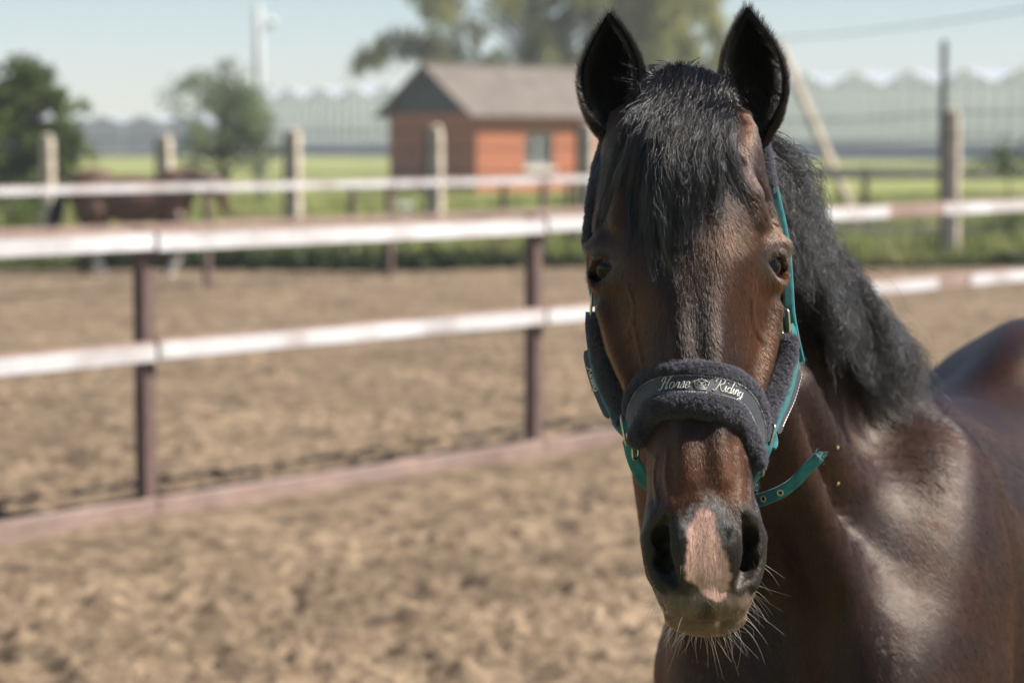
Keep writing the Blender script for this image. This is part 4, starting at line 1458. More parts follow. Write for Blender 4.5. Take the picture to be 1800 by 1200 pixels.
# ---- eyes
def eye_material():
    m = bpy.data.materials.new('wet_brown_eye')
    m.use_nodes = True
    nt = m.node_tree
    b = nt.nodes['Principled BSDF']
    tc = node(nt, 'ShaderNodeTexCoord')
    sp = node(nt, 'ShaderNodeSeparateXYZ')
    nt.links.new(tc.outputs['Object'], sp.inputs[0])
    # local z = gaze: white edge, brown iris, dark oval pupil
    ln = node(nt, 'ShaderNodeVectorMath', operation='MULTIPLY'); ln.inputs[1].default_value = (1.0, 1.35, 0)
    nt.links.new(tc.outputs['Object'], ln.inputs[0])
    le = node(nt, 'ShaderNodeVectorMath', operation='LENGTH')
    nt.links.new(ln.outputs[0], le.inputs[0])
    mr = node(nt, 'ShaderNodeMapRange'); mr.inputs['From Max'].default_value = 0.024
    nt.links.new(le.outputs['Value'], mr.inputs['Value'])
    rp = node(nt, 'ShaderNodeValToRGB')
    e = rp.color_ramp.elements
    e[0].position, e[0].color = 0.52, (0.003, 0.0026, 0.003, 1)
    e[1].position, e[1].color = 0.62, (0.026, 0.010, 0.004, 1)
    for p, c in ((0.78, (0.016, 0.007, 0.003, 1)), (0.90, (0.012, 0.010, 0.010, 1)), (0.98, (0.07, 0.07, 0.09, 1))):
        k = e.new(p); k.color = c
    nt.links.new(mr.outputs[0], rp.inputs[0])
    nt.links.new(rp.outputs[0], b.inputs['Base Color'])
    b.inputs['Roughness'].default_value = 0.25
    b.inputs['Coat Weight'].default_value = 0.30
    b.inputs['Specular IOR Level'].default_value = 0.05
    b.inputs['Coat Roughness'].default_value = 0.03
    return m


M_EYE = eye_material()
for (s, c, g, up, fw) in EYES:
    n1, n2 = 24, 32
    V, F = [], []
    for i in range(n1 + 1):
        for j in range(n2):
            t, p = math.pi * i / n1, 2 * math.pi * j / n2
            V.append((0.0243 * math.sin(t) * math.cos(p), 0.0237 * math.sin(t) * math.sin(p), 0.0240 * math.cos(t)))
    for i in range(n1):
        for j in range(n2):
            F.append((i * n2 + j, (i + 1) * n2 + j, (i + 1) * n2 + (j + 1) % n2, i * n2 + (j + 1) % n2))
    eo = mesh_np('eye', np.array(V), np.array(F), M_EYE, horse)
    ge = np.array([0.46 * s, -0.88, -0.03]); ge /= np.linalg.norm(ge)          # optical axis, turned forward
    ue = UP - ge * (ge @ UP); ue /= np.linalg.norm(ue)
    fe = np.cross(ue, ge)
    eo.matrix_world = Matrix(((fe[0], ue[0], ge[0], c[0]), (fe[1], ue[1], ge[1], c[1]), (fe[2], ue[2], ge[2], c[2]), (0, 0, 0, 1)))

# ------------------------------------------------------------------ hair
M_FUR = hair_mat('bay_fur', None, 0.17, 0.36, ior=1.46)
M_MANE = hair_mat('black_horsehair', None, 0.20, 0.28, ior=1.48)


def mane_tones(n):
    c = np.array([0.0026, 0.0023, 0.0024]) * RNG.uniform(0.6, 1.5, (n, 1))
    brown = RNG.random(n) < 0.10
    c[brown] = np.array([0.020, 0.0105, 0.0062]) * RNG.uniform(0.5, 1.5, (brown.sum(), 1))
    return c
M_WHISK = hair_mat('pale_whisker_hair', (0.34, 0.23, 0.12), 0.35, 0.5)
M_LASH = hair_mat('dark_lash_hair', (0.10, 0.075, 0.055), 0.35, 0.5)


def sample_surface(V, Q, N, C, mask, dens):
    """Random roots on quads whose centre passes mask(centre, normal)."""
    ctr = V[Q].mean(1); nn = N[Q].mean(1)
    keep = mask(ctr, nn)
    q = Q[keep]
    A = 0.5 * np.linalg.norm(np.cross(V[q[:, 2]] - V[q[:, 0]], V[q[:, 3]] - V[q[:, 1]]), axis=1)
    w = A * dens(ctr[keep], nn[keep])
    n = int(w.sum())
    k = RNG.choice(len(q), n, p=w / w.sum())
    a, b = RNG.random((2, n, 1))
    bl = lambda T: T[q[k, 0]] * (1 - a) * (1 - b) + T[q[k, 1]] * a * (1 - b) + T[q[k, 2]] * a * b + T[q[k, 3]] * (1 - a) * b
    nr = bl(N); nr /= np.linalg.norm(nr, axis=1, keepdims=True) + 1e-9
    return bl(V), nr, bl(C)


def in_eye(P):
    m = np.zeros(len(P), bool)
    for (s, c, g, up, fw) in EYES:
        m |= np.linalg.norm(P - c, axis=1) < 0.0235
    return m


def fur_mask(c, n):
    vis = ((c - np.array([0, 0, CAMH])) * n).sum(1) < 0.25 * np.linalg.norm(c - np.array([0, 0, CAMH]), axis=1)
    d = np.zeros(len(c), bool)
    for s in (-1, 1):
        for q, r in ((hm(74, 950, -86, s), 0.0125), (hm(70, 978, -88, s), 0.0125), (hm(66, 966, -74, s), 0.013)):
            d |= np.linalg.norm(c - q, axis=1) < r
    return vis & (c[:, 2] > 0.86) & (c[:, 1] < 3.9) & ~in_eye(c) & ~d


def fur_dens(c, n):
    near = np.interp(c[:, 1], [2.9, 2.98, 3.10, 3.5, 3.9], [620e3, 280e3, 130e3, 70e3, 12e3])
    return near * np.where(c[:, 0] > 0.9, 0.4, 1)


FQ = HQ
P, Nn, Cc = sample_surface(HVt, FQ, HN, HC, fur_mask, fur_dens)
u = P[:, 0] - X0_of(P[:, 2])
row = np.interp(P[:, 2], HZa, rows_f[::-1])
isface = P[:, 1] < 2.98
flow = np.c_[np.clip(u * 6, -0.8, 0.8), 0 * u, -np.ones(len(u))]
body = np.c_[np.full(len(u), 0.30), np.full(len(u), 0.5), np.full(len(u), -0.9)]
flow = np.where(isface[:, None], flow, body)
wv = np.c_[fbm(P * 22, 5, 2) - 0.5, fbm(P * 22, 6, 2) - 0.5, fbm(P * 22, 7, 2) - 0.5]
flow = flow + np.where(isface, 0.7, 0.10)[:, None] * wv + RNG.normal(0, 1, P.shape) * np.where(isface, 0.20, 0.08)[:, None]
flow -= Nn * (flow * Nn).sum(1, keepdims=True)
flow /= np.linalg.norm(flow, axis=1, keepdims=True) + 1e-9
L = np.where(isface, np.interp(row, [200, 600, 860, 1000, 1060], [0.011, 0.0085, 0.006, 0.0035, 0.0045]), np.interp(P[:, 1], [3.0, 3.6, 4.6], [0.012, 0.016, 0.022]))
L = L * RNG.uniform(0.6, 1.25, len(L))
lift = RNG.uniform(0.5, 1.1, (len(L), 1)) * np.where(isface, 0.32, 0.13)[:, None]
t = np.array([0, 0.5, 1.0])
strand = P[:, None, :] - Nn[:, None, :] * 0.0006 + (flow[:, None, :] * t[None, :, None] + Nn[:, None, :] * (lift[:, None, :] * (t - 0.35 * t * t)[None, :, None])) * L[:, None, None]
rad = np.where(isface, 0.00021, np.interp(P[:, 1], [3.0, 3.6, 4.6], [0.00024, 0.00034, 0.0006]))
Ch = Cc * RNG.uniform(0.65, 1.45, (len(Cc), 1))
hair('coat_fur', strand, rad, 0.00004, M_FUR, horse, Ch)

# fuzzy fur in and on the ears
n0 = NHEAD
for (ev, eq) in EARS:
    q = eq + n0
    n0 += len(ev)
    P, Nn, Cc = sample_surface(HVt, q, HN, HC, lambda c, n: np.ones(len(c), bool), lambda c, n: np.full(len(c), 900e3))
    fl = np.c_[RNG.normal(0, 0.3, len(P)), RNG.normal(0, 0.2, len(P)) - 0.3, np.full(len(P), 0.7)]
    fl -= Nn * (fl * Nn).sum(1, keepdims=True)
    fl /= np.linalg.norm(fl, axis=1, keepdims=True) + 1e-9
    L = RNG.uniform(0.005, 0.014, len(P))
    S_ = P[:, None, :] + (fl[:, None, :] * t[None, :, None] + Nn[:, None, :] * (0.55 * (t - 0.2 * t * t))[None, :, None]) * L[:, None, None]
    hair('ear_fur', S_, 0.00016, 0.00004, M_FUR, horse, np.array([0.0045, 0.0034, 0.0032]) * RNG.uniform(0.5, 1.6, (len(P), 1)))


def strands_from(guides, n_each, k, spread0, spread1, wave, freq, jitter_len=0.25, crimp=0.0):
    """Wavy strands clumped round guide curves. guides: list of (m, 3) arrays."""
    out = []
    for G in guides:
        L = np.linalg.norm(np.diff(G, axis=0), axis=1).sum()
        s = np.r_[0, np.cumsum(np.linalg.norm(np.diff(G, axis=0), axis=1))] / L
        tt = np.linspace(0, 1, k)
        ph = RNG.uniform(0, 6.28, 3)
        fq = freq * RNG.uniform(0.7, 1.3)
        wk = np.array([np.sin(tt * L * fq * 6.28 + ph[0]), np.sin(tt * L * fq * 0.8 * 6.28 + ph[1]), 0.4 * np.sin(tt * L * fq * 1.3 * 6.28 + ph[2])]).T * wave * (0.25 + tt[:, None])
        for _ in range(n_each):
            e = RNG.uniform(1 - jitter_len, 1.0)
            g = np.stack([np.interp(tt * e, s, G[:, a]) for a in range(3)], -1)
            o0 = RNG.normal(0, spread0, 3); o1 = RNG.normal(0, spread1, 3)
            p2 = RNG.uniform(0, 6.28, 3); f2 = freq * RNG.uniform(1.0, 2.2)
            w2 = np.array([np.sin(tt * L * f2 * 6.28 + p2[0]), np.sin(tt * L * f2 * 6.28 + p2[1]), 0.3 * np.sin(tt * L * f2 * 6.28 + p2[2])]).T * wave * 0.55 * (0.2 + tt[:, None])
            if crimp:
                w2 = w2 + RNG.normal(0, crimp, (k, 3)) * (0.3 + tt[:, None])
            out.append(g + o0 * (1 - tt[:, None]) + o1 * tt[:, None] + wk + w2)
    return np.array(out)


def push_out(S_, margin):
    """Lift strands off the body wherever they sink in."""
    P = S_.reshape(-1, 3).copy()
    for _ in range(2):
        f = hf.at(P)
        m = f < margin
        if m.any():
            P[m] += hf.grad(P[m]) * (margin - f[m])[:, None]
    return P.reshape(S_.shape)


# ---- forelock: from the poll between the ears down the forehead
guides = []
for i in range(105):
    a = RNG.uniform(-1, 1)
    depth = RNG.uniform(0, 1)
    r0 = RNG.normal(0, 1)
    start = hpx(1205 + a * 62 + r0 * 4, 172 - 20 * depth + 14 * abs(a), 112 + 40 * depth)
    end_row = 290 + (1 - abs(a) ** 1.5) * RNG.uniform(40, 215) + RNG.uniform(0, 80)
    if RNG.random() < 0.25: end_row = RNG.uniform(280, 400)
    side = a * RNG.uniform(95, 150) - 22 + RNG.normal(0, 10)
    rowsg = np.linspace(185, end_row, 12)
    pts = [start + np.array([0, 0.004, -0.004]), start + np.array([a * 0.004, -0.012, 0.013 + 0.006 * depth])]
    for j, rw in enumerate(rowsg):
        s_ = j / 11
        px_off = (a * 72 + (side - a * 72) * s_ ** 0.8) * (1 - 0.28 * s_ * (end_row > 420))
        px_off -= 26 * min(1, s_ * 2.5)
        z = row_z(rw)
        uu = px_off * 2.74 / FPX
        puff = 0.018 * math.sin(math.pi * min(1, s_ * 1.1 + 0.12)) * (0.4 + depth) + 0.003
        v = float(front_v(min(abs(uu), 0.092), z)[0])
        pts.append(np.array([X0_of(z) + uu, v - puff, z]))
    guides.append(catmull(np.array(pts), 3))
fore = strands_from(guides, 84, 34, 0.0044, 0.0028, 0.0044, 8.0, 0.42, 0.00022)
fore = push_out(fore, 0.0012)
hair('forelock', fore, RNG.uniform(0.00018, 0.00042, len(fore)), 0.00010, M_MANE, horse, mane_tones(len(fore)))
# stray hairs standing off the poll
guides = []
for i in range(46):
    px = RNG.uniform(1130, 1275)
    s0 = hpx(px, 165, 130)
    d = np.array([RNG.normal(0, 0.5), RNG.normal(-0.1, 0.4), RNG.uniform(0.6, 1.0)])
    L_ = RNG.uniform(0.02, 0.05)
    guides.append(np.array([s0 + d * L_ * q + np.array([RNG.normal(0, 0.004), -0.01, -0.012]) * q * q * 2 for q in np.linspace(0, 1, 6)]))
poll = strands_from(guides, 8, 12, 0.004, 0.008, 0.003, 10)
hair('poll_hair', poll, 0.00018, 0.00005, M_MANE, horse, mane_tones(len(poll)))

# ---- mane: along the crest, thrown over to the viewer's right
crest = []
for i in range(len(nk)):
    a = nk[min(i + 1, len(nk) - 1), :3] - nk[max(i - 1, 0), :3]
    a /= np.linalg.norm(a)
    u_ = UP - a * (a @ UP); u_ /= np.linalg.norm(u_)
    l_ = np.cross(a, u_); l_ = l_ * np.sign(l_[0])
    crest.append(np.r_[nk[i, :3] + u_ * nk[i, 3], u_, l_, a])
crest = np.array(crest)
guides = []
NM = 340
for i in range(NM):
    q = (i + RNG.random()) / NM
    ci = 0.4 + q * (len(crest) - 5.2)
    k0 = int(ci); tt_ = ci - k0
    c = crest[k0] * (1 - tt_) + crest[k0 + 1] * tt_
    p, u_, l_, a_ = c[:3], c[3:6], c[6:9], c[9:12]
    p = p - u_ * 0.010 + l_ * RNG.uniform(-0.014, 0.030)
    Lm = np.interp(q, [0, 0.15, 0.5, 0.85, 1], [0.16, 0.24, 0.32, 0.30, 0.20]) * RNG.uniform(0.55, 1.1)
    pf = RNG.uniform(0.25, 1.0) * (0.35 if q < 0.12 else 1.0)
    pts = [p]
    d = u_ * 0.75 * pf + l_ * 0.7 + a_ * RNG.normal(0.05, 0.12)
    d /= np.linalg.norm(d)
    pos = p.copy()
    st = Lm / 12
    for j in range(12):
        pos = pos + d * st
        pts.append(pos.copy())
        d = d + np.array([0.02, -0.02, -0.34]) * (0.7 + 0.3 * j / 12) + RNG.normal(0, 0.035, 3)
        d /= np.linalg.norm(d)
    G = np.array(pts)
    G = push_out(G[None], 0.004 + 0.016 * RNG.random())[0]
    guides.append(G)
mane = strands_from(guides, 84, 28, 0.0080, 0.0048, 0.0058, 12.0, 0.55, 0.0006)
mane = push_out(mane, 0.001)
far = hf.at(mane.reshape(-1, 3)).reshape(mane.shape[:2]).max(1)
mane = mane[far < 0.092]                                       # no lock stands clear of the neck
hair('mane', mane, RNG.uniform(0.0002, 0.0005, len(mane)), 0.00012, M_MANE, horse, mane_tones(len(mane)))

# ---- loose single hairs over forelock and crest
fa_ = np.concatenate([fore[RNG.choice(len(fore), 260)][:, ::2], mane[RNG.choice(len(mane), 420)][:, ::2][:, :14]][0:1])
fb_ = mane[RNG.choice(len(mane), 420)][:, ::2]
for nm, S_, am in (('forelock', fa_, 0.010), ('mane', fb_, 0.016)):
    tt_ = np.linspace(0, 1, S_.shape[1])[None, :, None]
    S_ = S_ + RNG.normal(0, am, (len(S_), 1, 3)) * np.array([1, 0.6, 0.7]) * tt_ + np.array([0, -0.006, 0.006]) * np.sin(tt_ * 3.1) + np.sin(tt_ * RNG.uniform(8, 16, (len(S_), 1, 1)) + RNG.uniform(0, 6, (len(S_), 1, 3))) * 0.003 * tt_
    hair('loose_hair', push_out(S_, 0.002), 0.00022, 0.00008, M_MANE, horse, mane_tones(len(S_)))

# ---- tail
guides = []
tb = CH + AX2 * 1.66 + UP * 0.16
for i in range(26):
    o = RNG.normal(0, 0.02, 3)
    guides.append(catmull(np.array([tb + o * 0.5, tb + AX * 0.08 - UP * 0.06 + o, tb + AX * 0.12 - UP * 0.30 + o * 1.6, tb + AX * 0.11 - UP * 0.62 + o * 2]), 4))
tail_s = strands_from(guides, 50, 14, 0.006, 0.02, 0.004, 4.0)
hair('tail', tail_s, 0.0005, 0.0002, M_MANE, horse, mane_tones(len(tail_s)))

# ---- whiskers and lashes
W = []
FP, FN, _ = sample_surface(HVt, HQ, HN, HC, lambda c, n: (c[:, 1] < 2.72) & (c[:, 2] < row_z(880)) & ~in_eye(c), lambda c, n: np.full(len(c), 30e3))
frow = np.interp(FP[:, 2], HZa, rows_f[::-1], left=1105)
fu = np.abs(FP[:, 0] - X0_of(FP[:, 2])) / (2.64 / FPX)
pr = sstep(930, 1075, frow) * (0.10 + 0.55 * sstep(30, 85, fu)) + 0.5 * sstep(1085, 1105, frow)
pick = RNG.random(len(FP)) < pr * 0.34
for p, n in zip(FP[pick], FN[pick]):
    rw = np.interp(p[2], HZa, rows_f[::-1], left=1110)
    L_ = RNG.uniform(0.006, 0.024) if rw < 1020 else RNG.uniform(0.010, 0.036)
    d = n * 1.0 + np.array([RNG.normal(0, 0.30) + 0.5 * np.sign(p[0] - 0.21), RNG.normal(-0.1, 0.25), RNG.normal(-0.45, 0.35)])
    d /= np.linalg.norm(d)
    cv = np.array([RNG.normal(0, 0.3), RNG.normal(0, 0.2), RNG.normal(-0.3, 0.35)])
    W.append([p + d * L_ * q + cv * L_ * q * q * 0.8 for q in np.linspace(0, 1, 8)])
hair('whiskers', np.array(W), 0.00015, 0.00006, M_WHISK, horse)
E_ = []
for (s, c, g, up, fw) in EYES:
    for i in range(150):
        t_ = RNG.uniform(-0.85, 0.75)
        b = 0.0165 * (1 - t_ * t_) - 0.22 * t_ * 0.0205
        p = c + g * (0.0225 * math.sqrt(max(0.1, 1 - t_ * t_ * 0.75))) + fw * t_ * 0.0205 + up * (b + 0.001)
        d = g * 1.0 - up * RNG.uniform(0.0, 0.5) + fw * RNG.normal(-0.15, 0.25)
        L_ = RNG.uniform(0.009, 0.018)
        E_.append([p + d * L_ * q + up * L_ * 0.25 * q * q for q in np.linspace(0, 1, 6)])
hair('eyelashes', np.array(E_), 0.00022, 0.00007, M_LASH, horse)

# ---- pale husks caught in the coat
M_HUSK = mat('dry_oat_husk', (0.48, 0.37, 0.21), (0.36, 0.27, 0.14), 300, 0.6)
bpy.context.view_layer.update()
for k_, (px, rw, lb) in enumerate(((1471, 787, 'upper pale oat husk stuck on the bay horse\'s neck'), (1472, 850, 'lower pale oat husk stuck on the bay horse\'s neck'))):
    tgt = Vector(at(px, rw, 3.2)); o_ = Vector((0, 0, CAMH))
    ok, loc, nrm, _i = horse.ray_cast(o_, (tgt - o_).normalized())
    if ok:
        q_ax = nrm.cross(Vector((0.5, 0, 1))).normalized()
        hu = MB().tube([loc + nrm * 0.0012 - q_ax.cross(nrm) * 0.0034 * a for a in (-1, -0.5, 0, 0.5, 1)], [0.0003, 0.0013, 0.0017, 0.0013, 0.0003], 8).build('oat_husk', M_HUSK, None, True)
        tag(hu, lb, 'husk', 'oat husks on the coat')

# ================================================================== the halter
halter = empty('halter', (float(X0_of(1.45)), 2.70, 1.45))
tag(halter, 'padded teal halter with charcoal fleece noseband on the near bay horse', 'halter')
HINV = Matrix.Translation(halter.location).inverted()


def hpart(o, parent=None):
    o.parent = parent or halter
    o.matrix_parent_inverse = HINV if parent is None else Matrix.Identity(4)
    return o


def fabric(name, c1, c2, scale, rough=0.85, weave=900.0):
    m = mat(name, c1, c2, scale, rough, bump=0.0, sheen=0.25)
    nt = m.node_tree
    tc = node(nt, 'ShaderNodeTexCoord')
    wv = node(nt, 'ShaderNodeTexWave', i_Scale=weave / 2.2, i_Distortion=1.5, i_Detail=1.0)
    wv.bands_direction = 'DIAGONAL'
    nt.links.new(tc.outputs['Object'], wv.inputs['Vector'])
    bp = node(nt, 'ShaderNodeBump', i_Strength=0.5, i_Distance=0.0008)
    nt.links.new(wv.outputs['Fac'], bp.inputs['Height'])
    nt.links.new(bp.outputs[0], nt.nodes['Principled BSDF'].inputs['Normal'])
    return m


M_TEAL = fabric('teal_webbing', (0.009, 0.180, 0.190), (0.003, 0.095, 0.108), 90)
M_NAVY = fabric('navy_ribbon', (0.025, 0.029, 0.044), (0.016, 0.019, 0.030), 60, 0.6)
M_FLEECE = mat('charcoal_fleece', (0.012, 0.011, 0.014), (0.006, 0.0055, 0.007), 180, 0.95, bump=0.8, bscale=260)
M_FLEECEH = hair_mat('charcoal_fleece_pile', (0.0165, 0.0155, 0.0215), 0.6, 0.8)
M_THREAD = mat('silver_thread', (0.62, 0.58, 0.52), (0.42, 0.39, 0.35), 400, 0.45, metal=0.25)
M_STEEL = mat('worn_steel_fitting', (0.62, 0.58, 0.50), (0.40, 0.35, 0.26), 120, 0.28, metal=1.0)


def frames(P):
    T = np.gradient(P, axis=0)
    return T / (np.linalg.norm(T, axis=1, keepdims=True) + 1e-12)


def strip(name, P, side, hw, th, m, parent=None, bow=0.0):
    """Webbing strap: P path, side = width direction, th = thickness; slightly rounded edges."""
    P = np.asarray(P, float); side = np.asarray(side, float)
    if side.ndim == 1: side = np.broadcast_to(side, P.shape)
    T = frames(P)
    side = side - T * (side * T).sum(1, keepdims=True)
    side = side / np.linalg.norm(side, axis=1, keepdims=True)
    nn = np.cross(T, side)
    hw = np.broadcast_to(np.asarray(hw, float), (len(P),))[:, None]
    prof = [(-1, -0.6), (-0.94, -1), (-0.5, -1), (0, -1), (0.5, -1), (0.94, -1), (1, -0.6), (1, 0.6), (0.94, 1), (0.5, 1), (0, 1), (-0.5, 1), (-0.94, 1), (-1, 0.6)]
    V = np.stack([P + side * hw * a + nn * (th * b * 0.5 + bow * (1 - a * a)) for a, b in prof], 1)
    k, n = len(prof), len(P)
    F = [(i * k + j, i * k + (j + 1) % k, (i + 1) * k + (j + 1) % k, (i + 1) * k + j) for i in range(n - 1) for j in range(k)]
    mb = MB(); mb.add(V.reshape(-1, 3), F)
    mb.add(V[0], [tuple(reversed(range(k)))]); mb.add(V[-1], [tuple(range(k))])
    return hpart(mb.build(name, m, None, True), parent)


def fleece(name, P, side, ra, rb, seed, pile=0.0042, dens=2.6e6, parent=None):
    """Fleece roll along P: half-width ra along side, half-thickness rb; lumpy, with curled pile."""
    P = np.asarray(P, float)
    T = frames(P)
    side = np.asarray(side, float)
    if side.ndim == 1: side = np.broadcast_to(side, P.shape)
    side = side - T * (side * T).sum(1, keepdims=True); side = side / np.linalg.norm(side, axis=1, keepdims=True)
    nn = np.cross(T, side)
    n, k = len(P), 28
    s = np.linspace(0, 1, n)
    endr = np.clip(np.minimum(s, 1 - s) / 0.045, 0.02, 1) ** 0.5
    ph = np.linspace(0, 2 * math.pi, k, endpoint=False)
    ra = np.broadcast_to(ra, (n,)); rb = np.broadcast_to(rb, (n,))
    V = P[:, None] + side[:, None] * (np.outer(ra * endr, np.cos(ph)))[..., None] + nn[:, None] * (np.outer(rb * endr, np.sin(ph)))[..., None]
    ctr = np.repeat(P[:, None], k, 1)
    out = (V - ctr); out /= np.linalg.norm(out, axis=2, keepdims=True) + 1e-9
    lump = (fbm(V.reshape(-1, 3) * 190, seed, 3) - 0.5).reshape(n, k, 1) * 0.0042
    V = V + out * lump
    Q = np.array([(i * k + j, i * k + (j + 1) % k, (i + 1) * k + (j + 1) % k, (i + 1) * k + j) for i in range(n - 1) for j in range(k)])
    V = V.reshape(-1, 3)
    o = hpart(mesh_np(name, V, Q, M_FLEECE), parent)
    N = normals_of(V, Q)
    if (N * out.reshape(-1, 3)).sum() < 0: N = -N
    C = np.ones_like(V)
    R, Nn, _ = sample_surface(V, Q, N, C, lambda c, nrm: np.ones(len(c), bool), lambda c, nrm: np.full(len(c), dens))
    m = len(R)
    tuft = np.c_[vnoise(R * 330, 31), vnoise(R * 330, 32), vnoise(R * 330, 33)] - 0.5
    d = Nn + 1.5 * tuft + RNG.normal(0, 0.25, R.shape)
    d /= np.linalg.norm(d, axis=1, keepdims=True)
    side_d = np.cross(d, RNG.normal(0, 1, R.shape)); side_d /= np.linalg.norm(side_d, axis=1, keepdims=True) + 1e-9
    L = pile * RNG.uniform(0.5, 1.2, (m, 1))
    tt = np.linspace(0, 1, 5)
    S_ = R[:, None] + d[:, None] * (L[:, None] * tt[None, :, None]) + side_d[:, None] * (L[:, None] * 0.42 * np.sin(tt * 3.6)[None, :, None])
    h = hair(name + '_pile', S_, 0.00017, 0.00008, M_FLEECEH)
    h.parent = o
    h.matrix_parent_inverse = (o.matrix_parent_inverse if parent is None else Matrix.Identity(4))
    h.matrix_parent_inverse = Matrix.Identity(4)
    return o


# parts are modelled in world space; the halter Empty carries them
# ---- noseband path over the bridge
NTH = np.radians(np.linspace(-80, 84, 150))
NZ0 = 1.478
nz_path = NZ0 - 0.066 * np.sin(NTH) ** 2 - 0.010 * np.sin(NTH) - 0.018 * (np.abs(NTH) > 1.2) * (np.abs(NTH) - 1.2)
NP = head_pt(NTH, nz_path, 0.0)
NP = np.stack([np.convolve(np.pad(NP[:, a], 7, mode='edge'), np.ones(15) / 15, 'valid') for a in range(3)], -1)
NT_ = frames(NP)
NNrm = head_pt(NTH, nz_path, 0.03) - head_pt(NTH, nz_path, 0.0)
NNrm[:, 2] += 0.012
NNrm -= NT_ * (NNrm * NT_).sum(1, keepdims=True); NNrm /= np.linalg.norm(NNrm, axis=1, keepdims=True)
NB = np.cross(NNrm, NT_); NB *= np.sign(NB[:, 2:3])
pad_taper = np.interp(np.linspace(0, 1, 150), [0, 0.08, 0.5, 0.92, 1], [0.62, 0.85, 1, 0.88, 0.66])
fleece('noseband_upper_fleece', NP + NNrm * 0.006 + NB * 0.0205, NB, 0.0105 * pad_taper, 0.0088 * pad_taper, 3)
fleece('noseband_lower_fleece', NP + NNrm * 0.008 - NB * 0.0180, NB, 0.0126 * pad_taper, 0.0105 * pad_taper, 5)
BO = 0.0138
band = strip('noseband_ribbon', NP[3:-3] + NNrm[3:-3] * BO + NB[3:-3] * 0.0040, NB[3:-3], 0.0108, 0.0022, M_NAVY)
strip('noseband_webbing', NP[1:-1] + NNrm[1:-1] * (BO - 0.003) + NB[1:-1] * 0.0040, NB[1:-1], 0.0120, 0.0026, M_TEAL)
ARC = np.r_[0, np.cumsum(np.linalg.norm(np.diff(NP + NNrm * BO, axis=0), axis=1))]
S_MID = np.interp(0.0, NTH, ARC)


def on_band(s, t, lift=0.0016):
    """Point on the ribbon: s metres along from the middle, t metres up."""
    q = S_MID + s
    g = lambda A: np.array([np.interp(q, ARC, A[:, a]) for a in range(3)])
    return g(NP) + g(NNrm) * (BO + lift) + g(NB) * (0.0040 + t)


def stitches(name, t, parent, s0, s1, pitch=0.0030):
    mb = MB()
    for a in np.arange(s0, s1, pitch):
        mb.tube([on_band(a, t, 0.0014), on_band(a + pitch * 0.32, t, 0.0019), on_band(a + pitch * 0.62, t, 0.0014)], 0.00035, 4)
    return hpart(mb.build(name, M_THREAD), parent)


sA, sB = ARC[5] - S_MID, ARC[-6] - S_MID
stitches('stitching', 0.0092, band, sA, sB)
stitches('stitching', -0.0092, band, sA, sB)
EL = lambda cx, cy, rx, ry, a0=0, a1=360, n=14: [(cx + rx * math.cos(math.radians(a)), cy + ry * math.sin(math.radians(a))) for a in np.linspace(a0, a1, n)]
GLY = {
    'H': ([[(-.10, .62), (-.02, .86), (.16, .98), (.26, .86), (.22, .5), (.10, .10), (-.06, -.04), (-.20, .06)], [(.86, 1.02), (.70, .84), (.60, .5), (.54, .12), (.60, -.02), (.74, .10)], [(.06, .40), (.30, .52), (.62, .50)]], .86),
    'o': ([EL(.22, .25, .20, .26)], .50),
    'r': ([[(0, .08), (.12, .42), (.18, .54), (.20, .42), (.34, .46), (.30, .14), (.36, 0), (.48, .10)]], .46),
    's': ([[(0, .04), (.14, .30), (.24, .54), (.30, .34), (.28, .08), (.14, -.02), (.04, .08)], [(.14, -.02), (.40, .08)]], .40),
    'e': ([[(.0, .14), (.28, .28), (.30, .46), (.18, .52), (.07, .34), (.08, .10), (.20, -.02), (.42, .14)]], .42),
    'R': ([[(-.12, .66), (.0, .90), (.34, 1.02), (.66, .90), (.62, .62), (.34, .50), (.24, .52)], [(.30, .90), (.24, .5), (.12, .08), (-.02, -.04), (-.14, .06)], [(.34, .50), (.50, .22), (.66, .0), (.84, .06)]], .84),
    'i': ([[(0, .10), (.12, .50), (.10, .12), (.16, 0), (.30, .12)], [(.19, .72), (.22, .78)]], .28),
    'd': ([EL(.20, .22, .18, .22, 30, 390), [(.50, 1.0), (.40, .5), (.36, .10), (.42, 0), (.56, .12)]], .54),
    'n': ([[(0, .08), (.10, .50), (.06, .0)], [(.08, .28), (.24, .50), (.34, .42), (.30, .10), (.36, 0), (.50, .12)]], .48),
    'g': ([EL(.20, .24, .18, .23, 30, 390), [(.40, .48), (.34, .0), (.26, -.34), (.08, -.40), (.0, -.26), (.20, -.08), (.50, .14)]], .50),
}


def word(text, place, h, start, m, parent, name='lettering', r=0.00042):
    """Embroidered script: place(s, t) -> point; returns the end position."""
    mb = MB(); x = start
    for ch in text:
        st, adv = GLY[ch]
        for stroke in st:
            q = catmull(np.array(stroke), 4) if len(stroke) > 2 else np.array(stroke)
            pts = [place(x + (a + 0.30 * b) * h * 0.92, b * h) for a, b in q]
            if len(pts) > 2:
                dirs = np.gradient(np.array([(a, b) for a, b in q]), axis=0)
                wts = [r * (0.75 + 0.9 * abs(d[1]) / (math.hypot(*d) + 1e-9)) for d in dirs]
            else:
                wts = [r * 1.4] * len(pts)
            mb.tube(pts, wts, 5)
        x += adv * h * 0.92
    hpart(mb.build(name, m, None, True), parent)
    return x


LH = 0.0142
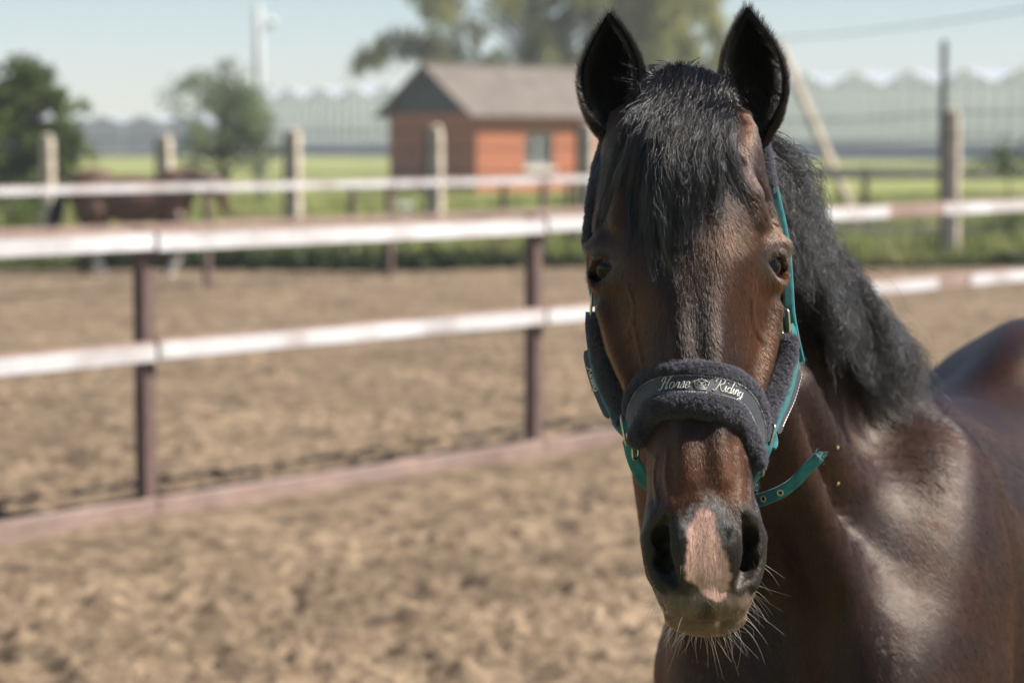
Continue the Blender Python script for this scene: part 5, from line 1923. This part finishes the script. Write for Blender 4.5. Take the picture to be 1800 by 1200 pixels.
# crown between the two words, then the words
cr = MB()
CW, CT = 0.0165, -0.0055
K = lambda a, b: on_band(a * CW * 0.5 + 0.0006, CT + b * 0.0118)
for poly in ([(-.72, 0), (.72, 0)], [(-.76, .16), (.76, .16)], [(-.72, .16), (-.98, .62), (-.52, .36), (-.40, .80), (0, .40), (.40, .80), (.52, .36), (.98, .62), (.72, .16)], [(-.40, .36), (-.2, .30), (0, .36), (.2, .30), (.40, .36)], [(-.9, .66), (-.5, .86), (0, .92), (.5, .86), (.9, .66)]):
    cr.tube([K(a, b) for a, b in poly], 0.00045, 5)
for a, b in ((-.98, .68), (-.40, .88), (.40, .88), (.98, .68), (0, 1.0), (0, .56)):
    cr.tube([K(a - .04, b), K(a + .04, b)], 0.0008, 6)
hpart(cr.build('crown_emblem', M_THREAD, None, True), band)
wl = lambda t: sum(GLY[c][1] for c in t) * LH * 0.92
word('Horse', lambda s, t: on_band(s, t - 0.0050), LH, -0.0125 - wl('Horse'), M_THREAD, band)
word('Riding', lambda s, t: on_band(s, t - 0.0050), LH, 0.0145, M_THREAD, band)


def ring(name, c, ax_long, ax_wide, hl, hw, r=0.0017):
    """Rounded rectangular metal ring."""
    c = np.asarray(c, float)
    al = np.asarray(ax_long, float); al /= np.linalg.norm(al)
    aw = np.asarray(ax_wide, float); aw -= al * (aw @ al); aw /= np.linalg.norm(aw)
    pts = []
    for k in range(32):
        a = 2 * math.pi * k / 32
        x, y = math.cos(a), math.sin(a)
        p = 0.45
        pts.append(c + al * hl * np.sign(y) * abs(y) ** p + aw * hw * np.sign(x) * abs(x) ** p)
    return hpart(MB().tube(pts, r, 8, closed=True).build(name, M_STEEL, None, True))


def pxpath(L, n=8):
    return catmull(np.array([hpx(a, b, c) for a, b, c in L]), n)


OUTL, OUTR = np.array([-1, -0.25, 0.1]), np.array([1, -0.25, 0.1])
FRB = np.array([0, 1.0, 0.15])                                   # width direction of straps lying on the cheeks
# ---- viewer's left
cl = pxpath([(1103, 748, 26), (1090, 715, 47), (1073, 675, 65), (1060, 630, 77), (1051, 585, 83), (1048, 552, 86)])
fl_dir = np.array([0.42, -0.90, 0.25])
fleece('cheek_fleece', cl, fl_dir, np.interp(np.linspace(0, 1, len(cl)), [0, 0.3, 1], [0.013, 0.0175, 0.0125]), 0.0085, 11)
st = pxpath([(1092, 752, 34), (1072, 712, 58), (1055, 672, 76), (1043, 628, 90), (1037, 580, 96), (1037, 548, 96)])
cs = strip('cheek_strap', st + np.array([-0.0014, -0.0040, 0.0]), np.array([0.62, -0.78, 0.1]), 0.0048, 0.0026, M_TEAL)
off = np.array([-0.0022, 0.0008, 0.0])
lab = st[int(len(st) * 0.10):int(len(st) * 0.66)]
lp = strip('name_patch', lab + np.array([-0.0060, 0.0040, 0.0]), np.array([0.62, -0.78, 0.1]), 0.0076 * np.clip(np.minimum(np.linspace(0, 1, len(lab)), np.linspace(1, 0, len(lab))) / 0.06, 0.3, 1) ** 0.5, 0.0020, M_NAVY, cs)
LT_ = frames(lab)
ARC2 = np.r_[0, np.cumsum(np.linalg.norm(np.diff(lab, axis=0), axis=1))]


def on_patch(s, t):
    q = ARC2[-1] - 0.010 - s
    g = lambda A: np.array([np.interp(q, ARC2, A[:, a]) for a in range(3)])
    sd = np.array([0.62, -0.78, 0.1]); tg = g(LT_); sd = sd - tg * (sd @ tg); sd /= np.linalg.norm(sd)
    nn = np.cross(tg, sd); nn = nn * (1 if nn[0] < 0 else -1)
    return g(lab) + np.array([-0.0060, 0.0040, 0.0]) + nn * 0.0014 + sd * (t - 0.004)


word('Riding', on_patch, 0.0115, 0.010, M_THREAD, lp, 'lettering', 0.0005)
strip('strap_loop', pxpath([(1083, 735, 36), (1093, 748, 26), (1101, 757, 20)], 6), np.array([0.55, -0.5, 0.75]), 0.0085, 0.004, M_TEAL)
ring('square_ring', hpx(1101, 755, 14), hpx(1106, 784, 14) - hpx(1096, 728, 18), np.array([0.5, 1.0, 0]), 0.0170, 0.0085, 0.0019)
strip('strap_loop', pxpath([(1103, 738, 8), (1110, 755, 2), (1118, 774, 0)], 6), np.array([0.9, -0.3, 0.3]), 0.0065, 0.0042, M_TEAL)
ring('oval_ring', hpx(1117, 787, 4), np.array([0.05, 0, -1.0]), np.array([0.55, 1.0, 0]), 0.0125, 0.0075, 0.0017)
strip('jaw_strap', pxpath([(1104, 775, 22), (1110, 798, 24), (1120, 822, 28), (1134, 843, 36), (1165, 862, 60), (1230, 872, 72), (1290, 868, 62), (1318, 856, 40), (1326, 838, 22), (1330, 820, 14)], 8), np.array([0.25, -0.55, 0.8]), 0.0085, 0.0028, M_TEAL)
ring('cheek_ring', hpx(1045, 536, 92), np.array([0.05, 0, 1.0]), np.array([0.5, 1.0, 0]), 0.0150, 0.0090, 0.0017)
strip('crown_strap', pxpath([(1047, 536, 94), (1040, 500, 100), (1038, 460, 108), (1040, 420, 120), (1046, 370, 134), (1056, 310, 150), (1070, 250, 168)], 6), np.array([0.35, -0.9, 0.1]), 0.0085, 0.0028, M_TEAL)
fleece('crown_fleece', pxpath([(1040, 448, 104), (1041, 415, 112), (1045, 370, 126), (1051, 325, 140), (1060, 285, 154), (1075, 245, 168), (1110, 205, 190), (1170, 180, 205), (1240, 178, 205), (1300, 200, 190), (1330, 240, 170), (1342, 275, 158), (1348, 310, 150), (1354, 340, 142)], 7), np.array([0.0, -1.0, 0.15]), 0.0115, 0.0085, 17, dens=1.6e6)
# ---- viewer's right
cr_ = pxpath([(1335, 762, 22), (1350, 728, 46), (1366, 690, 66), (1378, 650, 80), (1384, 615, 86), (1386, 588, 88)])
fleece('cheek_fleece', cr_, np.array([-0.42, -0.90, 0.25]), np.interp(np.linspace(0, 1, len(cr_)), [0, 0.3, 1], [0.014, 0.0185, 0.0115]), 0.0090, 13)
st = pxpath([(1346, 776, 22), (1362, 740, 46), (1380, 700, 66), (1392, 655, 82), (1396, 620, 90), (1392, 585, 92), (1386, 570, 92)])
cs = strip('cheek_strap', st + np.array([0.0014, -0.0040, 0.0]), np.array([-0.62, -0.78, 0.1]), 0.0060, 0.0026, M_TEAL)
lab = st[int(len(st) * 0.10):int(len(st) * 0.55)]
lp = strip('name_patch', lab + np.array([0.0072, 0.0050, 0.0]), np.array([-0.62, -0.78, 0.1]), 0.0088 * np.clip(np.minimum(np.linspace(0, 1, len(lab)), np.linspace(1, 0, len(lab))) / 0.06, 0.3, 1) ** 0.5, 0.0020, M_NAVY, cs)
mb = MB()
for i in range(2, len(lab) - 2):
    if i % 1 == 0:
        sd = np.array([-0.62, -0.78, 0.1]); p = lab[i] + np.array([0.0086, 0.0040, 0]) - sd * 0.0074
        mb.tube([p, p + (lab[i + 1] - lab[i]) * 0.6], 0.0004, 4)
hpart(mb.build('stitching', M_THREAD), lp)
strip('strap_loop', pxpath([(1356, 752, 26), (1350, 768, 20), (1345, 782, 14)], 6), np.array([0.75, -0.5, 0.35]), 0.0070, 0.004, M_TEAL)
ring('square_ring', hpx(1350, 768, 12), hpx(1344, 790, 12) - hpx(1356, 745, 16), np.array([0.5, -1.0, 0]), 0.0150, 0.0085, 0.0019)
strip('strap_loop', pxpath([(1349, 776, 6), (1346, 792, 2), (1338, 808, 2)], 6), np.array([0.9, 0.2, 0.3]), 0.0060, 0.0042, M_TEAL)
strip('strap_loop', pxpath([(1358, 762, 24), (1360, 778, 18), (1356, 788, 10)], 6), np.array([0.8, 0.3, 0.3]), 0.0050, 0.0032, M_TEAL)
ring('oval_ring', hpx(1333, 815, 4), np.array([-0.14, 0, 1.0]), np.array([-0.55, 1.0, 0]), 0.0130, 0.0080, 0.0018)
strip('strap_end', pxpath([(1337, 808, 0), (1338, 824, -4), (1330, 838, 2), (1322, 850, 12)], 7), np.array([0.7, 0.1, 0.5]), 0.0062, 0.0030, M_TEAL)
ring('cheek_ring', hpx(1380, 566, 90), np.array([0.08, 0, -1.0]), np.array([-0.5, 1.0, 0]), 0.0150, 0.0085, 0.0017)
strip('crown_strap', pxpath([(1352, 300, 158), (1364, 355, 146), (1374, 400, 134), (1381, 445, 122), (1385, 500, 110), (1388, 550, 100), (1396, 595, 94), (1405, 636, 90)], 7), np.array([0.95, -0.35, 0.1]), 0.0066, 0.0028, M_TEAL)
# loose strap end with brass eyelets sticking out beside the jaw
lo = pxpath([(1312, 884, 20), (1330, 880, 0), (1352, 873, -12), (1378, 861, -18), (1402, 842, -20), (1422, 820, -22), (1440, 803, -24)], 8)
ls = strip('loose_strap', lo, np.array([0.35, -0.25, 0.9]), 0.0074, 0.0030, M_TEAL)
sd_, tg_ = np.array([0.35, -0.25, 0.9]), frames(lo)
for f in (0.27, 0.46):
    i = int(f * len(lo))
    t_ = tg_[i]; s_ = sd_ - t_ * (sd_ @ t_); s_ /= np.linalg.norm(s_); n_ = np.cross(t_, s_); n_ *= -np.sign(n_[1])
    pts = [lo[i] + n_ * 0.0018 + (t_ * math.cos(a) + s_ * math.sin(a)) * 0.0030 for a in np.linspace(0, 2 * math.pi, 20, endpoint=False)]
    e = MB().tube(pts, 0.0010, 6, closed=True)
    hpart(e.build('eyelet', M_STEEL, None, True), ls)
    c = MB().add([lo[i] + n_ * 0.00175 + (t_ * math.cos(a) + s_ * math.sin(a)) * 0.0026 for a in np.linspace(0, 2 * math.pi, 16, endpoint=False)], [tuple(range(16))])
    hpart(c.build('eyelet_shade_disc', mat('hole_shade', (0.01, 0.01, 0.01)), None), ls)  # flat dark disc paints the shade inside the eyelet
# frayed threads at the cut strap ends
FR = []
for (a, b, c, dx, dz) in ((1440, 803, -24, 1, 0.9), (1405, 637, 90, 0.3, -1), (1323, 850, 12, -0.2, -1), (1036, 485, 100, -1, 0.2)):
    p0 = hpx(a, b, c)
    for i in range(60):
        o = RNG.normal(0, 0.0034, 3)
        d = np.array([dx, 0, dz]) + RNG.normal(0, 0.5, 3)
        L_ = RNG.uniform(0.0015, 0.0035)
        FR.append([p0 + o + d * L_ * q + RNG.normal(0, 0.0003, 3) for q in np.linspace(0, 1, 5)])
fr = hair('frayed_threads', np.array(FR), 0.00013, 0.00006, hair_mat('teal_thread', (0.03, 0.36, 0.38), 0.5, 0.6))
hpart(fr)
